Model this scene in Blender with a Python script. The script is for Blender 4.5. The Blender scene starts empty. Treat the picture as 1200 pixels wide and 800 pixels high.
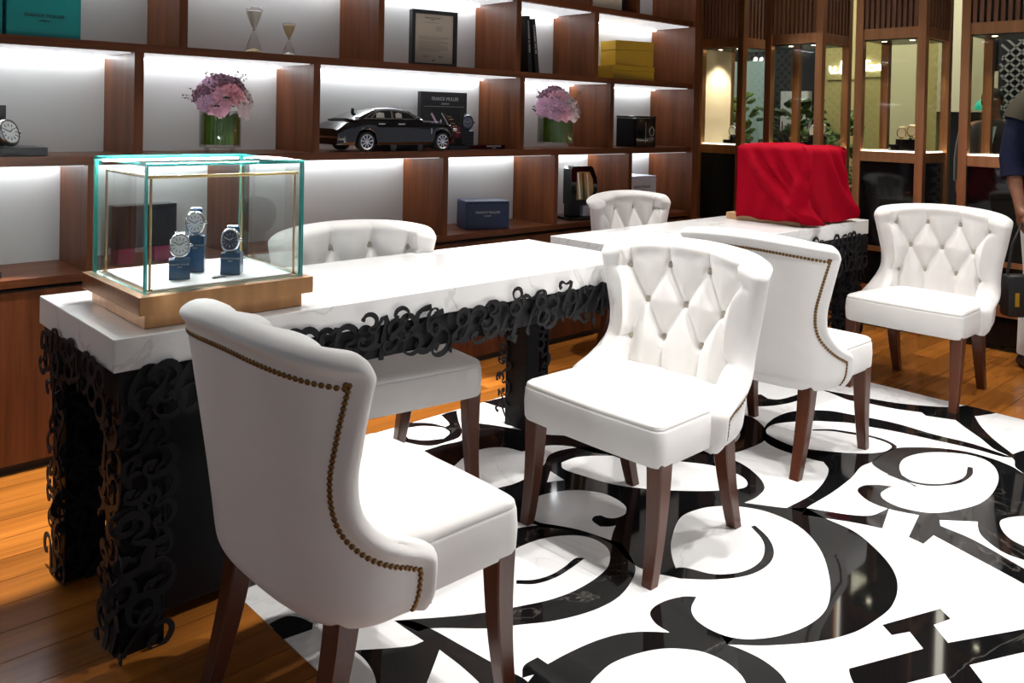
import bpy, bmesh, math, random
import numpy as np
from mathutils import Vector, Matrix
S = bpy.context.scene
COL = S.collection
R = math.radians
PI = math.pi

# ------------------------------------------------------------------ camera
YAW, PITCH, ROLL, FPX, CYPX, CAMH = 43.2155, 0.9391, 1.2113, 996.09, 153.64, 1.287
def cam_rows():
    y, p, r = R(YAW), R(PITCH), R(ROLL)
    c, s = math.cos, math.sin
    R0 = np.array([[1, 0, 0], [0, 0, -1], [0, 1, 0.]])
    Ry = np.array([[c(y), -s(y), 0], [s(y), c(y), 0], [0, 0, 1]])
    Rp = np.array([[1, 0, 0], [0, c(p), -s(p)], [0, s(p), c(p)]])
    Rr = np.array([[c(r), -s(r), 0], [s(r), c(r), 0], [0, 0, 1]])
    return Rr @ Rp @ R0 @ Ry
ROWS = cam_rows()
cam = bpy.data.objects.new('camera', bpy.data.cameras.new('camera'))
COL.objects.link(cam)
cam.data.sensor_fit = 'HORIZONTAL'
cam.data.sensor_width = 36
cam.data.lens = FPX / 1200 * 36
cam.data.shift_y = -(400 - CYPX) / 1200
cam.data.clip_start = 0.05
m3 = Matrix(((ROWS[0][0], -ROWS[1][0], -ROWS[2][0]), (ROWS[0][1], -ROWS[1][1], -ROWS[2][1]), (ROWS[0][2], -ROWS[1][2], -ROWS[2][2])))
cam.matrix_world = Matrix.Translation((0, 0, CAMH)) @ m3.to_4x4()
S.camera = cam
def floor_pt(px, py, z=0.0):
    d = ROWS.T @ np.array([(px - 600) / FPX, (py - CYPX) / FPX, 1.0])
    t = (z - CAMH) / d[2]
    return (d[0] * t, d[1] * t)

# ------------------------------------------------------------------ exposure, world
S.view_settings.view_transform = 'Standard'
S.view_settings.look = 'None'
S.view_settings.exposure = 0.0
S.view_settings.gamma = 1.0
S.view_settings.use_curve_mapping = False
W = bpy.data.worlds.new('world'); S.world = W; W.use_nodes = True
W.node_tree.nodes['Background'].inputs[0].default_value = (0.86, 0.88, 1.0, 1)
W.node_tree.nodes['Background'].inputs[1].default_value = 0.30

SPOTS = [  # x, y, watts, cone, blend, aim dx, aim dy
    (2.05, 2.75, 230, 75, .35, -.1, -.35), (3.35, 2.75, 200, 75, .35, 0, -.35), (1.15, 2.55, 45, 42, .4, 0, -.1),
    (4.45, 2.75, 150, 70, .4, 0, -.3), (1.98, 1.30, 240, 46, .4, -.06, .05),
    (2.75, 1.25, 260, 80, .4, -.15, 0), (2.25, .6, 215, 56, .45, .14, .15), (3.75, .75, 210, 80, .4, 0, .1),
    (2.75, -.2, 150, 80, .4, 0, .2), (4.75, 1.6, 170, 75, .4, -.25, 0), (.56, 3.02, 1150, 22, .25, 0, 0), (2.25, 2.93, 1000, 24, .25, 0, 0),
]
CEIL = 2.95
def spot(x, y, w, cone, blend, dx, dy, parent):
    l = bpy.data.lights.new('spot_lamp', 'SPOT'); l.energy = w * .60; l.spot_size = R(cone); l.spot_blend = blend
    l.shadow_soft_size = .035; l.color = (1.0, .965, .925)
    o = bpy.data.objects.new('spot_lamp', l); COL.objects.link(o); o.parent = parent
    o.location = (0, 0, -.02)
    o.rotation_euler = Vector((dx, dy, -1)).to_track_quat('-Z', 'Y').to_euler()

# ------------------------------------------------------------------ materials
MATS = {}
def nt(name):
    m = bpy.data.materials.new(name); m.use_nodes = True
    t = m.node_tree; b = t.nodes['Principled BSDF']
    MATS[name] = m
    return m, t, b
def noise(t, scale, vec_scale=(1, 1, 1), detail=4, coord='Object', dist=0.0, rot=(0, 0, 0)):
    tc = t.nodes.new('ShaderNodeTexCoord'); mp = t.nodes.new('ShaderNodeMapping'); n = t.nodes.new('ShaderNodeTexNoise')
    mp.inputs['Scale'].default_value = vec_scale; mp.inputs['Rotation'].default_value = rot
    n.inputs['Scale'].default_value = scale; n.inputs['Detail'].default_value = detail; n.inputs['Distortion'].default_value = dist
    t.links.new(tc.outputs[coord], mp.inputs[0]); t.links.new(mp.outputs[0], n.inputs['Vector'])
    return n.outputs['Fac']
def ramp(t, fac, stops):
    r = t.nodes.new('ShaderNodeValToRGB')
    e = r.color_ramp.elements
    while len(e) < len(stops): e.new(.5)
    for k, (p, c) in enumerate(stops):
        e[k].position = p; e[k].color = (*c, 1) if len(c) == 3 else c
    t.links.new(fac, r.inputs[0])
    return r.outputs[0]
def bump(t, b, fac, strength, dist=.01):
    n = t.nodes.new('ShaderNodeBump'); n.inputs['Strength'].default_value = strength; n.inputs['Distance'].default_value = dist
    t.links.new(fac, n.inputs['Height']); t.links.new(n.outputs[0], b.inputs['Normal'])
def mat(name, col, rough=.5, metal=0, spec=.5, coat=0, emit=None, es=0, bumps=None, vary=0, sheen=0):
    m, t, b = nt(name)
    b.inputs['Base Color'].default_value = (*col, 1)
    b.inputs['Roughness'].default_value = rough; b.inputs['Metallic'].default_value = metal
    b.inputs['Specular IOR Level'].default_value = spec; b.inputs['Coat Weight'].default_value = coat
    b.inputs['Sheen Weight'].default_value = sheen
    if emit:
        b.inputs['Emission Color'].default_value = (*emit, 1); b.inputs['Emission Strength'].default_value = es
    if vary:
        f = noise(t, 6, detail=3)
        t.links.new(ramp(t, f, [(.3, tuple(c * (1 - vary) for c in col)), (.7, tuple(min(1, c * (1 + vary)) for c in col))]), b.inputs['Base Color'])
    if bumps:
        bump(t, b, noise(t, bumps[0], detail=2), bumps[1], .002)
    return m
def wood(name, c1, c2, axis, rough, freq=14, coat=0, per_object=0.0, spec=.5):
    m, t, b = nt(name)
    vs = {'x': (.06, 1, 1), 'y': (1, .06, 1), 'z': (1, 1, .06)}[axis]
    f = noise(t, freq, vs, 6, dist=.6)
    f2 = noise(t, freq * 7, vs, 3)
    mx = t.nodes.new('ShaderNodeMath'); mx.operation = 'MULTIPLY_ADD'; mx.inputs[1].default_value = .35
    t.links.new(f2, mx.inputs[0]); t.links.new(f, mx.inputs[2])
    out = ramp(t, mx.outputs[0], [(.35, c1), (.95, c2)])
    if per_object:
        oi = t.nodes.new('ShaderNodeObjectInfo'); hs = t.nodes.new('ShaderNodeHueSaturation')
        mr = t.nodes.new('ShaderNodeMapRange'); mr.inputs[3].default_value = 1 - per_object; mr.inputs[4].default_value = 1 + per_object
        t.links.new(oi.outputs['Random'], mr.inputs[0]); t.links.new(mr.outputs[0], hs.inputs['Value'])
        t.links.new(out, hs.inputs['Color']); out = hs.outputs[0]
    t.links.new(out, b.inputs['Base Color'])
    b.inputs['Roughness'].default_value = rough; b.inputs['Coat Weight'].default_value = coat; b.inputs['Coat Roughness'].default_value = .12
    b.inputs['Specular IOR Level'].default_value = spec
    bump(t, b, f2, .05, .002)
    return m
wood('walnut_v', (.045, .013, .0045), (.175, .054, .018), 'z', .36, 16, spec=.22)
wood('walnut_h', (.045, .013, .0045), (.175, .054, .018), 'x', .36, 16, spec=.22)
wood('leg_wood', (.055, .015, .007), (.13, .040, .018), 'z', .28, 14)
wood('floor_wood', (.15, .046, .007), (.49, .170, .026), 'x', .24, 9, coat=.25, per_object=.28)
wood('slat_wood', (.14, .062, .033), (.36, .165, .085), 'z', .3, 16)
wood('beech', (.50, .28, .13), (.66, .40, .20), 'x', .4)
def marble(name, base, vein, rough, scale, width, strength=1.0):
    m, t, b = nt(name)
    f = noise(t, scale, (1, 1, 1), 9, dist=1.1, rot=(.3, .2, .6))
    tc = ramp(t, f, [(.5 - width, base), (.5, tuple(bb + (v - bb) * strength for bb, v in zip(base, vein))), (.5 + width, base)])
    t.links.new(tc, b.inputs['Base Color']); b.inputs['Roughness'].default_value = rough
    return m
marble('marble_white', (.80, .80, .80), (.50, .50, .52), .09, 1.7, .012, .35)
marble('marble_slab', (.83, .83, .83), (.33, .30, .28), .16, 2.0, .010, .36)
marble('marble_black', (.0045, .0045, .005), (.12, .11, .10), .045, 1.2, .0012, .4)
def fabric(name, col, rough=.75, sheen=.35):
    m, t, b = nt(name)
    f = noise(t, 9, detail=4)
    t.links.new(ramp(t, f, [(.3, tuple(c * .955 for c in col)), (.7, col)]), b.inputs['Base Color'])
    b.inputs['Roughness'].default_value = rough; b.inputs['Sheen Weight'].default_value = sheen; b.inputs['Specular IOR Level'].default_value = .25
    bump(t, b, noise(t, 420, detail=2), .10, .001)
    return m
fabric('velvet_white', (.80, .782, .762))
fabric('velvet_red', (.31, .0005, .011), .8, 0); MATS['velvet_red'].node_tree.nodes['Principled BSDF'].inputs['Specular IOR Level'].default_value = .06
fabric('navy_cloth', (.004, .007, .030), .8, 0); fabric('olive_cloth', (.050, .044, .027), .8, 0); fabric('white_cloth', (.62, .62, .62)); fabric('dark_cloth', (.012, .012, .014))
mat('button_grey', (.42, .38, .30), .45)
mat('antique_brass', (.20, .112, .042), .36, .9)
mat('black_metal', (.016, .016, .018), .5, .0, .14)
mat('black_panel', (.005, .005, .006), .45, 0, .15)
mat('black_gloss', (.004, .004, .005), .05, 0, .35, 0)
mat('black_matte', (.010, .010, .011), .5)
mat('back_white', (.60, .595, .58), .6)
mat('laminate_white', (.80, .80, .80), .5)
mat('brass', (.62, .42, .20), .26, 1)
def brushed(name, c, rough):
    m, t, b = nt(name)
    f = noise(t, 30, (1, 1, .04), 3)
    t.links.new(ramp(t, f, [(.3, tuple(x * .75 for x in c)), (.7, c)]), b.inputs['Base Color'])
    b.inputs['Metallic'].default_value = 1; b.inputs['Roughness'].default_value = rough
brushed('bronze', (.66, .33, .155), .34)
brushed('bronze_case', (.58, .31, .145), .30)
mat('chrome', (.82, .82, .83), .12, 1)
mat('steel_dark', (.10, .10, .11), .25, 1)
mat('navy_leather', (.010, .050, .115), .24, 0, .6)
mat('navy_box', (.010, .022, .075), .4)
mat('teal', (.0, .275, .265), .45)
mat('yellow_box', (.46, .27, .006), .42)
mat('cream', (.62, .54, .40), .5)
mat('ink', (.05, .045, .04), .7)
mat('silver_print', (.55, .55, .56), .35, .6)
mat('white_print', (.8, .8, .8), .5)
mat('paper', (.48, .40, .32), .7)
mat('magenta', (.28, .004, .06), .4)
mat('dial', (.88, .88, .88), .35)
mat('dial_dark', (.03, .035, .06), .3)
mat('skin', (.26, .115, .065), .5)
mat('hair', (.015, .012, .01), .6)
mat('leaf', (.075, .165, .012), .45, vary=.45)
mat('leaf_dark', (.022, .065, .010), .4, vary=.4)
mat('stem', (.09, .03, .035), .6)
for nme, c in (('petal_pink', (.86, .44, .56)), ('petal_mauve', (.70, .42, .60)), ('petal_rose', (.90, .36, .42)), ('petal_pale', (.92, .70, .70)), ('petal_plum', (.24, .10, .16))):
    mat(nme, c, .6, vary=.18, sheen=.2)
mat('car_paint', (.004, .004, .006), .06, 0, .6, .6)
mat('car_glass', (.015, .017, .02), .03, 0, .8)
mat('rubber', (.01, .01, .01), .6)
mat('leather_seat', (.55, .52, .47), .5)
mat('ceiling_paint', (.16, .15, .14), .8)
mat('wall_paint', (.30, .27, .22), .8)
mat('led_white', (.9, .9, .9), .5, emit=(.90, .95, 1.0), es=16)
mat('led_panel', (.9, .9, .9), .5, emit=(.90, .95, 1.0), es=.55)
mat('led_case', (.9, .9, .9), .5, emit=(.92, .98, 1.0), es=360)
mat('led_vitrine', (.9, .9, .9), .5, emit=(1.0, .90, .70), es=14)
mat('sill_glow', (.9, .9, .9), .5, emit=(1.0, .93, .78), es=3.0)  # emission stands in for light falling on the sill edge
mat('lamp_glow', (1, 1, 1), .5, emit=(1, .95, .88), es=18)
mat('hall_fill_glow', (1, 1, 1), .5, emit=(1, .95, .85), es=.8)
mat('neon', (1, 1, 1), .5, emit=(1, 1, .97), es=5)
mat('yellow_wall', (.50, .44, .19), .6)
mat('pale_wall', (.62, .60, .42), .6)
mat('dark_wall', (.018, .020, .026), .25)
mat('lattice_white', (.26, .27, .30), .5)
mat('lattice_dark', (.018, .020, .035), .4)
mat('sign_green', (.02, .35, .25), .4, emit=(.0, .45, .30), es=.7)
mat('light_blue', (.42, .60, .66), .5)
mat('white_box', (.62, .64, .74), .5)
mat('display_white', (.82, .82, .82), .35)
mat('gold_face', (.40, .28, .10), .25, .6)
mat('sand', (.55, .42, .22), .7)
def glass(name, tint, gloss=1.0):
    m = bpy.data.materials.new(name); m.use_nodes = True; MATS[name] = m
    t = m.node_tree; t.nodes.remove(t.nodes['Principled BSDF']); o = t.nodes['Material Output']
    tr = t.nodes.new('ShaderNodeBsdfTransparent'); tr.inputs[0].default_value = (*tint, 1)
    gl = t.nodes.new('ShaderNodeBsdfGlossy'); gl.inputs['Roughness'].default_value = .0
    fr = t.nodes.new('ShaderNodeFresnel'); fr.inputs[0].default_value = 1.45
    mu = t.nodes.new('ShaderNodeMath'); mu.operation = 'MULTIPLY'; mu.inputs[1].default_value = gloss
    mx = t.nodes.new('ShaderNodeMixShader')
    t.links.new(fr.outputs[0], mu.inputs[0]); t.links.new(mu.outputs[0], mx.inputs[0])
    t.links.new(tr.outputs[0], mx.inputs[1]); t.links.new(gl.outputs[0], mx.inputs[2]); t.links.new(mx.outputs[0], o.inputs[0])
glass('glass_clear', (.965, .985, .98), .40); glass('glass_vitrine', (.95, .955, .92), .22); glass('glass_thin', (.95, .96, .95), .45)
mat('glass_edge', (.03, .40, .35), .1, 0, .7, emit=None)
MATS['glass_edge'].node_tree.nodes['Principled BSDF'].inputs['Transmission Weight'].default_value = .35

# ------------------------------------------------------------------ mesh helpers
class MB:
    def __init__(s): s.v = []; s.f = []; s.m = []
    def add(s, vs, fs, mi=0):
        o = len(s.v); s.v += [tuple(map(float, v)) for v in vs]; s.f += [tuple(i + o for i in f) for f in fs]; s.m += [mi] * len(fs)
        return s
    def box(s, lo, hi, mi=0, bev=0, mtx=None):
        (x0, y0, z0), (x1, y1, z1) = lo, hi
        if bev:
            bm = bmesh.new(); bmesh.ops.create_cube(bm, size=1)
            bmesh.ops.scale(bm, vec=(x1 - x0, y1 - y0, z1 - z0), verts=bm.verts)
            bmesh.ops.translate(bm, vec=((x0 + x1) / 2, (y0 + y1) / 2, (z0 + z1) / 2), verts=bm.verts)
            bmesh.ops.bevel(bm, geom=list(bm.edges), offset=bev, segments=2, profile=.5, affect='EDGES')
            bm.verts.index_update()
            vs = [v.co.copy() for v in bm.verts]; fs = [[v.index for v in f.verts] for f in bm.faces]; bm.free()
        else:
            vs = [Vector(p) for p in ((x0, y0, z0), (x1, y0, z0), (x1, y1, z0), (x0, y1, z0), (x0, y0, z1), (x1, y0, z1), (x1, y1, z1), (x0, y1, z1))]
            fs = [(0, 3, 2, 1), (4, 5, 6, 7), (0, 1, 5, 4), (1, 2, 6, 5), (2, 3, 7, 6), (3, 0, 4, 7)]
        if mtx: vs = [mtx @ v for v in vs]
        return s.add(vs, fs, mi)
    def lathe(s, prof, seg=20, mi=0, mtx=None, cap=True):
        vs = []; fs = []
        for r, z in prof:
            for k in range(seg):
                a = 2 * PI * k / seg; vs.append(Vector((r * math.cos(a), r * math.sin(a), z)))
        for i in range(len(prof) - 1):
            for k in range(seg):
                fs.append((i * seg + k, i * seg + (k + 1) % seg, (i + 1) * seg + (k + 1) % seg, (i + 1) * seg + k))
        if cap: fs.append(tuple(reversed(range(seg)))); fs.append(tuple((len(prof) - 1) * seg + k for k in range(seg)))
        if mtx: vs = [mtx @ v for v in vs]
        return s.add(vs, fs, mi)
    def tube(s, pts, rad, seg=8, mi=0, cap=True, sq=None):
        pts = [Vector(p) for p in pts]; n = len(pts)
        rad = rad if isinstance(rad, (list, tuple)) else [rad] * n
        vs = []; fs = []; ref = None
        for i, p in enumerate(pts):
            d = (pts[min(i + 1, n - 1)] - pts[max(i - 1, 0)]).normalized()
            if ref is None:
                ref = Vector((0, 0, 1)) if abs(d.z) < .9 else Vector((1, 0, 0))
                u = d.cross(ref).normalized()
            else:
                u = (u - d * u.dot(d)).normalized()
            w = d.cross(u)
            for k in range(seg):
                a = 2 * PI * k / seg
                vs.append(p + (u * math.cos(a) + w * math.sin(a)) * rad[i])
        for i in range(n - 1):
            for k in range(seg): fs.append((i * seg + k, i * seg + (k + 1) % seg, (i + 1) * seg + (k + 1) % seg, (i + 1) * seg + k))
        if cap: fs.append(tuple(reversed(range(seg)))); fs.append(tuple((n - 1) * seg + k for k in range(seg)))
        return s.add(vs, fs, mi)
    def loft(s, rings, mi=0, cap=True):
        n = len(rings[0]); vs = [v for r in rings for v in r]; fs = []
        for i in range(len(rings) - 1):
            for k in range(n): fs.append((i * n + k, i * n + (k + 1) % n, (i + 1) * n + (k + 1) % n, (i + 1) * n + k))
        if cap: fs.append(tuple(reversed(range(n)))); fs.append(tuple((len(rings) - 1) * n + k for k in range(n)))
        return s.add(vs, fs, mi)
    def prism(s, poly, z0, z1, mi=0, mtx=None):
        n = len(poly)
        vs = [Vector((x, y, z0)) for x, y in poly] + [Vector((x, y, z1)) for x, y in poly]
        fs = [tuple(range(n, 2 * n)), tuple(reversed(range(n)))] + [(k, (k + 1) % n, n + (k + 1) % n, n + k) for k in range(n)]
        if mtx: vs = [mtx @ v for v in vs]
        return s.add(vs, fs, mi)
    def ball(s, c, r, seg=12, rings=8, mi=0, scale=(1, 1, 1)):
        prof = [(math.sin(PI * i / rings) * r, -math.cos(PI * i / rings) * r) for i in range(rings + 1)]
        prof[0] = (r * .02, -r); prof[-1] = (r * .02, r)
        return s.lathe(prof, seg, mi, Matrix.Translation(c) @ Matrix.Diagonal((*scale, 1)))
    def build(s, name, mats, parent=None, smooth=None, loc=None, fix=True):
        me = bpy.data.meshes.new(name)
        me.from_pydata(s.v, [], s.f)
        for m in (mats if isinstance(mats, (list, tuple)) else [mats]): me.materials.append(MATS[m])
        if len(set(s.m)) > 1 or (s.m and s.m[0]): me.polygons.foreach_set('material_index', s.m)
        if fix:
            bm = bmesh.new(); bm.from_mesh(me); bmesh.ops.recalc_face_normals(bm, faces=bm.faces)
            ng = [f for f in bm.faces if len(f.verts) > 4]
            if ng: bmesh.ops.triangulate(bm, faces=ng)
            bm.to_mesh(me); bm.free()
        if smooth is not None:
            me.shade_smooth(); me.set_sharp_from_angle(angle=R(smooth))
        me.update()
        o = bpy.data.objects.new(name, me); COL.objects.link(o)
        if parent: o.parent = parent
        if loc: o.location = loc
        return o
def thing(name, label, cat, loc=(0, 0, 0), rz=0, group=None):
    o = bpy.data.objects.new(name, None); COL.objects.link(o); o.empty_display_size = .05
    o.location = loc; o.rotation_euler = (0, 0, rz); tag(o, label, cat, group)
    return o
def tag(o, label, cat, group=None):
    o['label'] = label; o['category'] = cat; o['kind'] = 'thing'
    if group: o['group'] = group
    return o
def struct(o, label=None):
    o['kind'] = 'structure'
    if label: o['label'] = label
    return o
def stuff(o): o['kind'] = 'stuff'; return o
def inst(src, parent, loc=None, rot=None, scale=None, name=None):
    c = src.copy(); COL.objects.link(c); c.parent = parent
    if name: c.name = name
    if loc is not None: c.location = loc
    if rot is not None: c.rotation_euler = rot
    if scale is not None: c.scale = scale if isinstance(scale, (tuple, list)) else (scale,) * 3
    return c
def copy_tree(src, label, loc, rz, group=None):
    r = src.copy(); COL.objects.link(r); r.location = loc; r.rotation_euler = (0, 0, rz); r['label'] = label
    if group: r['group'] = group
    for ch in list(src.children):
        c = ch.copy(); COL.objects.link(c); c.parent = r
        for g in list(ch.children):
            d = g.copy(); COL.objects.link(d); d.parent = c
    return r
def text(body, size, mname, parent, loc, rot, name='lettering', align='CENTER', ext=.0004, sx=1.0):
    c = bpy.data.curves.new(name, 'FONT'); c.body = body; c.size = size; c.align_x = align; c.align_y = 'CENTER'; c.extrude = ext
    c.resolution_u = 2; c.materials.append(MATS[mname])
    tmp = bpy.data.objects.new('tmp', c); COL.objects.link(tmp)
    me = bpy.data.meshes.new_from_object(tmp.evaluated_get(bpy.context.evaluated_depsgraph_get())); me.name = name
    bpy.data.objects.remove(tmp); bpy.data.curves.remove(c)
    o = bpy.data.objects.new(name, me); COL.objects.link(o); o.parent = parent; o.location = loc; o.rotation_euler = rot; o.scale = (sx, 1, 1)
    return o
def catmull(pts, n=6, closed=False, corner=None):
    P = [np.array(p, float) for p in pts]; N = len(P); out = []
    def iscorner(i):
        if corner is None: return False
        if not closed and i in (0, N - 1): return True
        a = P[i] - P[i - 1]; b = P[(i + 1) % N] - P[i]
        ca = a @ b / (np.linalg.norm(a) * np.linalg.norm(b) + 1e-12)
        return ca < math.cos(R(corner))
    rng = range(N) if closed else range(N - 1)
    for i in rng:
        p1, p2 = P[i], P[(i + 1) % N]
        p0 = P[i - 1] if (closed or i > 0) else p1
        p3 = P[(i + 2) % N] if (closed or i + 2 < N) else p2
        if iscorner(i): p0 = p1
        if iscorner((i + 1) % N): p3 = p2
        m = 1 if (iscorner(i) and iscorner((i + 1) % N)) else n
        for k in range(m):
            t = k / m
            # centripetal-ish tangents scaled to the segment
            L = np.linalg.norm(p2 - p1)
            t1 = (p2 - p0); t2 = (p3 - p1)
            t1 = t1 / (np.linalg.norm(t1) + 1e-12) * L; t2 = t2 / (np.linalg.norm(t2) + 1e-12) * L
            h = (2 * t**3 - 3 * t**2 + 1) * p1 + (t**3 - 2 * t**2 + t) * t1 + (-2 * t**3 + 3 * t**2) * p2 + (t**3 - t**2) * t2
            out.append(tuple(h))
    if not closed: out.append(tuple(P[-1]))
    return out
RND = random.Random(7)

# ------------------------------------------------------------------ downlights (each a fixture with its own lamp)
def downlight(x, y, w, cone, blend, dx, dy, k):
    t = thing('ceiling_downlight', 'round recessed ceiling downlight with a chrome ring', 'downlight', (x, y, CEIL), 0, 'recessed ceiling downlights')
    MB().lathe([(.038, 0), (.052, 0), (.052, -.012), (.046, -.012), (.038, -.002)], 24, cap=False).build('trim_ring', 'chrome', t, 40)
    MB().lathe([(.001, -.001), (.037, -.001)], 24, cap=False).build('diffuser', 'lamp_glow', t)
    spot(x, y, w, cone, blend, dx, dy, t)
for k, sp in enumerate(SPOTS): downlight(*sp, k)

# ------------------------------------------------------------------ floor, ceiling, back wall
struct(MB().box((-3, -3, -.12), (10.5, 8.0, -.026)).build('floor', 'pale_wall'))
FLOOR = bpy.data.objects['floor']
MX0, MX1, MY0, MY1 = 1.022, 4.222, -1.15, 2.85
def plank(x0, x1, y0, y1):
    ox, oy, oz = RND.uniform(-9, 9), RND.uniform(-9, 9), RND.uniform(-9, 9)
    g = .0012
    o = MB().box((x0 + g + ox, y0 + g + oy, -.025 + oz), (x1 - g + ox, y1 - g + oy, 0 + oz)).build('plank', 'floor_wood', FLOOR, fix=False)
    o.location = (-ox, -oy, -oz)
def plank_rows(x0, x1, y0, y1, n, L):
    w = (y1 - y0) / n
    for i in range(n):
        x = x0 - RND.uniform(0, .7) * L; ya = y0 + i * w
        while x < x1 - 1e-6:
            xb = x + L * RND.uniform(.8, 1.2)
            if xb > x1 - .25: xb = x1
            if xb > x0: plank(max(x, x0), xb, ya, ya + w)
            x = xb
plank_rows(-.5, MX0, .15, MY1, 21, 1.1)
plank_rows(-.5, 5.9, MY1, 3.37, 4, 1.25)
plank_rows(MX1, 5.9, -.2, MY1, 23, 1.1)
nx, ny = 4, 5
for i in range(nx):
    for j in range(ny):
        a = MX0 + (MX1 - MX0) * i / nx; b = MX0 + (MX1 - MX0) * (i + 1) / nx
        c = MY0 + (MY1 - MY0) * j / ny; d = MY0 + (MY1 - MY0) * (j + 1) / ny
        g = .0003
        MB().box((a + g, c + g, -.025), (b - g, d - g, 0)).build('marble_tile', 'marble_white', FLOOR, fix=False)
# inlay outlines (outline points are traced in the photograph's frame and laid on the floor plane)
def inlay(pts, mname, layer, name, corner=52):
    P = [floor_pt(*p) for p in pts]
    P = catmull(P, 5, True, corner)
    z = .0004 * layer
    o = MB().prism(P, -.004, z).build(name, mname, FLOOR)
    return o
BLK = [
 [(462,727),(530,722),(572,717),(605,711),(650,701),(685,686),(710,667),(715,652),(710,640),(692,630),(670,627),(640,630),(612,639),(590,652),(572,668),(558,664),(578,636),(600,621),(625,616),(650,615),(680,621),(705,630),(728,636),(744,662),(742,677),(725,699),(695,715),(650,727),(607,732),(572,736),(504,736),(490,740)],
 [(462,727),(497,751),(480,757),(415,762),(427,772),(437,787),(441,802),(442,850),(478,850),(500,800),(515,761),(540,780),(562,800),(612,850),(650,850),(620,800),(585,781),(542,757),(504,736),(480,727)],
 [(785,741),(752,740),(725,743),(695,752),(662,767),(642,778),(630,770),(614,780),(612,794),(626,790),(618,800),(580,850),(655,850),(692,800),(700,791),(717,777),(745,766),(775,760),(800,760),(825,764),(850,775),(867,789),(874,800),(890,850),(950,850),(922,800),(912,787),(892,772),(867,760),(852,755),(862,746),(850,743),(820,730),(810,715),(816,699),(800,699),(775,706),(762,717),(768,730)],
 [(717,637),(680,622),(640,618),(622,613),(608,612),(590,600),(570,585),(581,573),(602,567),(622,557),(632,546),(637,545),(645,532),(670,525),(700,524),(760,528),(827,530),(860,539),(882,552),(896,570),(887,582),(872,589),(920,595),(945,595),(967,607),(1000,622),(1025,642),(1045,665),(1052,687),(1045,710),(1025,727),(1000,741),(960,751),(900,756),(852,755),(840,735),(830,690),(800,678),(785,675),(762,670),(744,662),(730,650)],
 [(497,528),(520,521),(543,515),(548,498),(562,496),(612,504),(640,509),(667,511),(700,520),(740,533),(700,531),(670,523),(640,522),(612,529),(590,524),(565,526),(545,535),(531,547)],
 [(517,486),(526,483),(535,481),(537,492),(541,505),(538,512),(525,517),(505,522),(480,519),(468,514),(470,500),(481,495),(505,496),(522,500),(527,497)],
 [(567,471),(592,465),(605,467),(600,477),(589,478)],
 [(800,500),(840,488),(867,485),(882,489),(896,501),(898,510),(896,516),(885,522),(857,531),(827,532),(790,528)],
 [(896,501),(904,492),(915,486),(929,482),(952,480.5),(975,481.5),(997,485.5),(1017,489),(1050,496),(1095,509),(1140,520),(1187,536),(1175,535),(1140,525.5),(1095,515.5),(1050,505.5),(1017,499.5),(997,495.5),(975,494),(952,493),(929,494),(907,497),(898,503),(900,509),(920,519),(935,524),(955,527),(1000,531),(1032,530),(1045,524),(1040,519),(1017,511.5),(997,508.5),(975,505),(952,504.5),(952,503),(975,503),(997,506),(1017,509.5),(1037,515),(1050,522),(1050,525),(1037,531),(1022,541),(1010,546),(1000,557),(995,562),(975,577),(945,595),(940,600),(922,595),(950,580),(965,565),(971,550),(965,541),(955,539),(930,532),(910,525),(896,516)],
 [(1022,541),(1037,530.5),(1050,525),(1075,524),(1100,525),(1132,529),(1162,537),(1187,547),(1200,555),(1260,580),(1275,612),(1260,640),(1200,656),(1180,649),(1165,640),(1150,627),(1146,617),(1146,611),(1101,609),(1102,616),(1140,632),(1200,666),(1270,705),(1262,720),(1200,684),(1094,627),(1082,637),(1065,629),(1077,603.5),(1045,597),(1022,589),(1010,581),(1005,574),(1012,569),(1027,568),(1047,570),(1075,572),(1062,564),(1040,555),(1025,546)],
 [(945,595),(975,600),(1000,603.5),(1020,604),(1032,600),(1042,595),(1034,619),(1000,612),(967,607),(940,603)],
 [(960,456),(1015,466),(1050,472),(1080,475),(1115,477),(1132,475),(1150,479),(1167,484),(1147,487),(1142,487.5),(1150,500),(1165,515),(1187,532),(1195,529),(1202,527),(1225,535),(1225,560),(1200,555),(1190,547),(1187,537),(1165,526),(1150,514),(1130,500),(1120,492),(1085,487),(1080,483),(1050,479),(1015,472),(996,469),(975,461)],
 [(875,469),(882,463),(892,462),(900,467),(912,468),(929,464),(945,458),(950,462),(929,471),(907,475),(887,476),(877,474)],
 [(1034,732),(1102,713),(1114,725),(1094,732),(1111,753),(1200,737),(1280,722),(1290,745),(1200,764),(1136,779),(1152,800),(1190,850),(1150,850),(1115,800),(1107,789),(1067,799),(1010,815),(1000,800),(995,784),(1000,782),(1082,760),(1066,740),(1045,744)],
 [(315,731),(335,722),(350,723),(367,730),(366,737),(332,749)],
]
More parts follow.
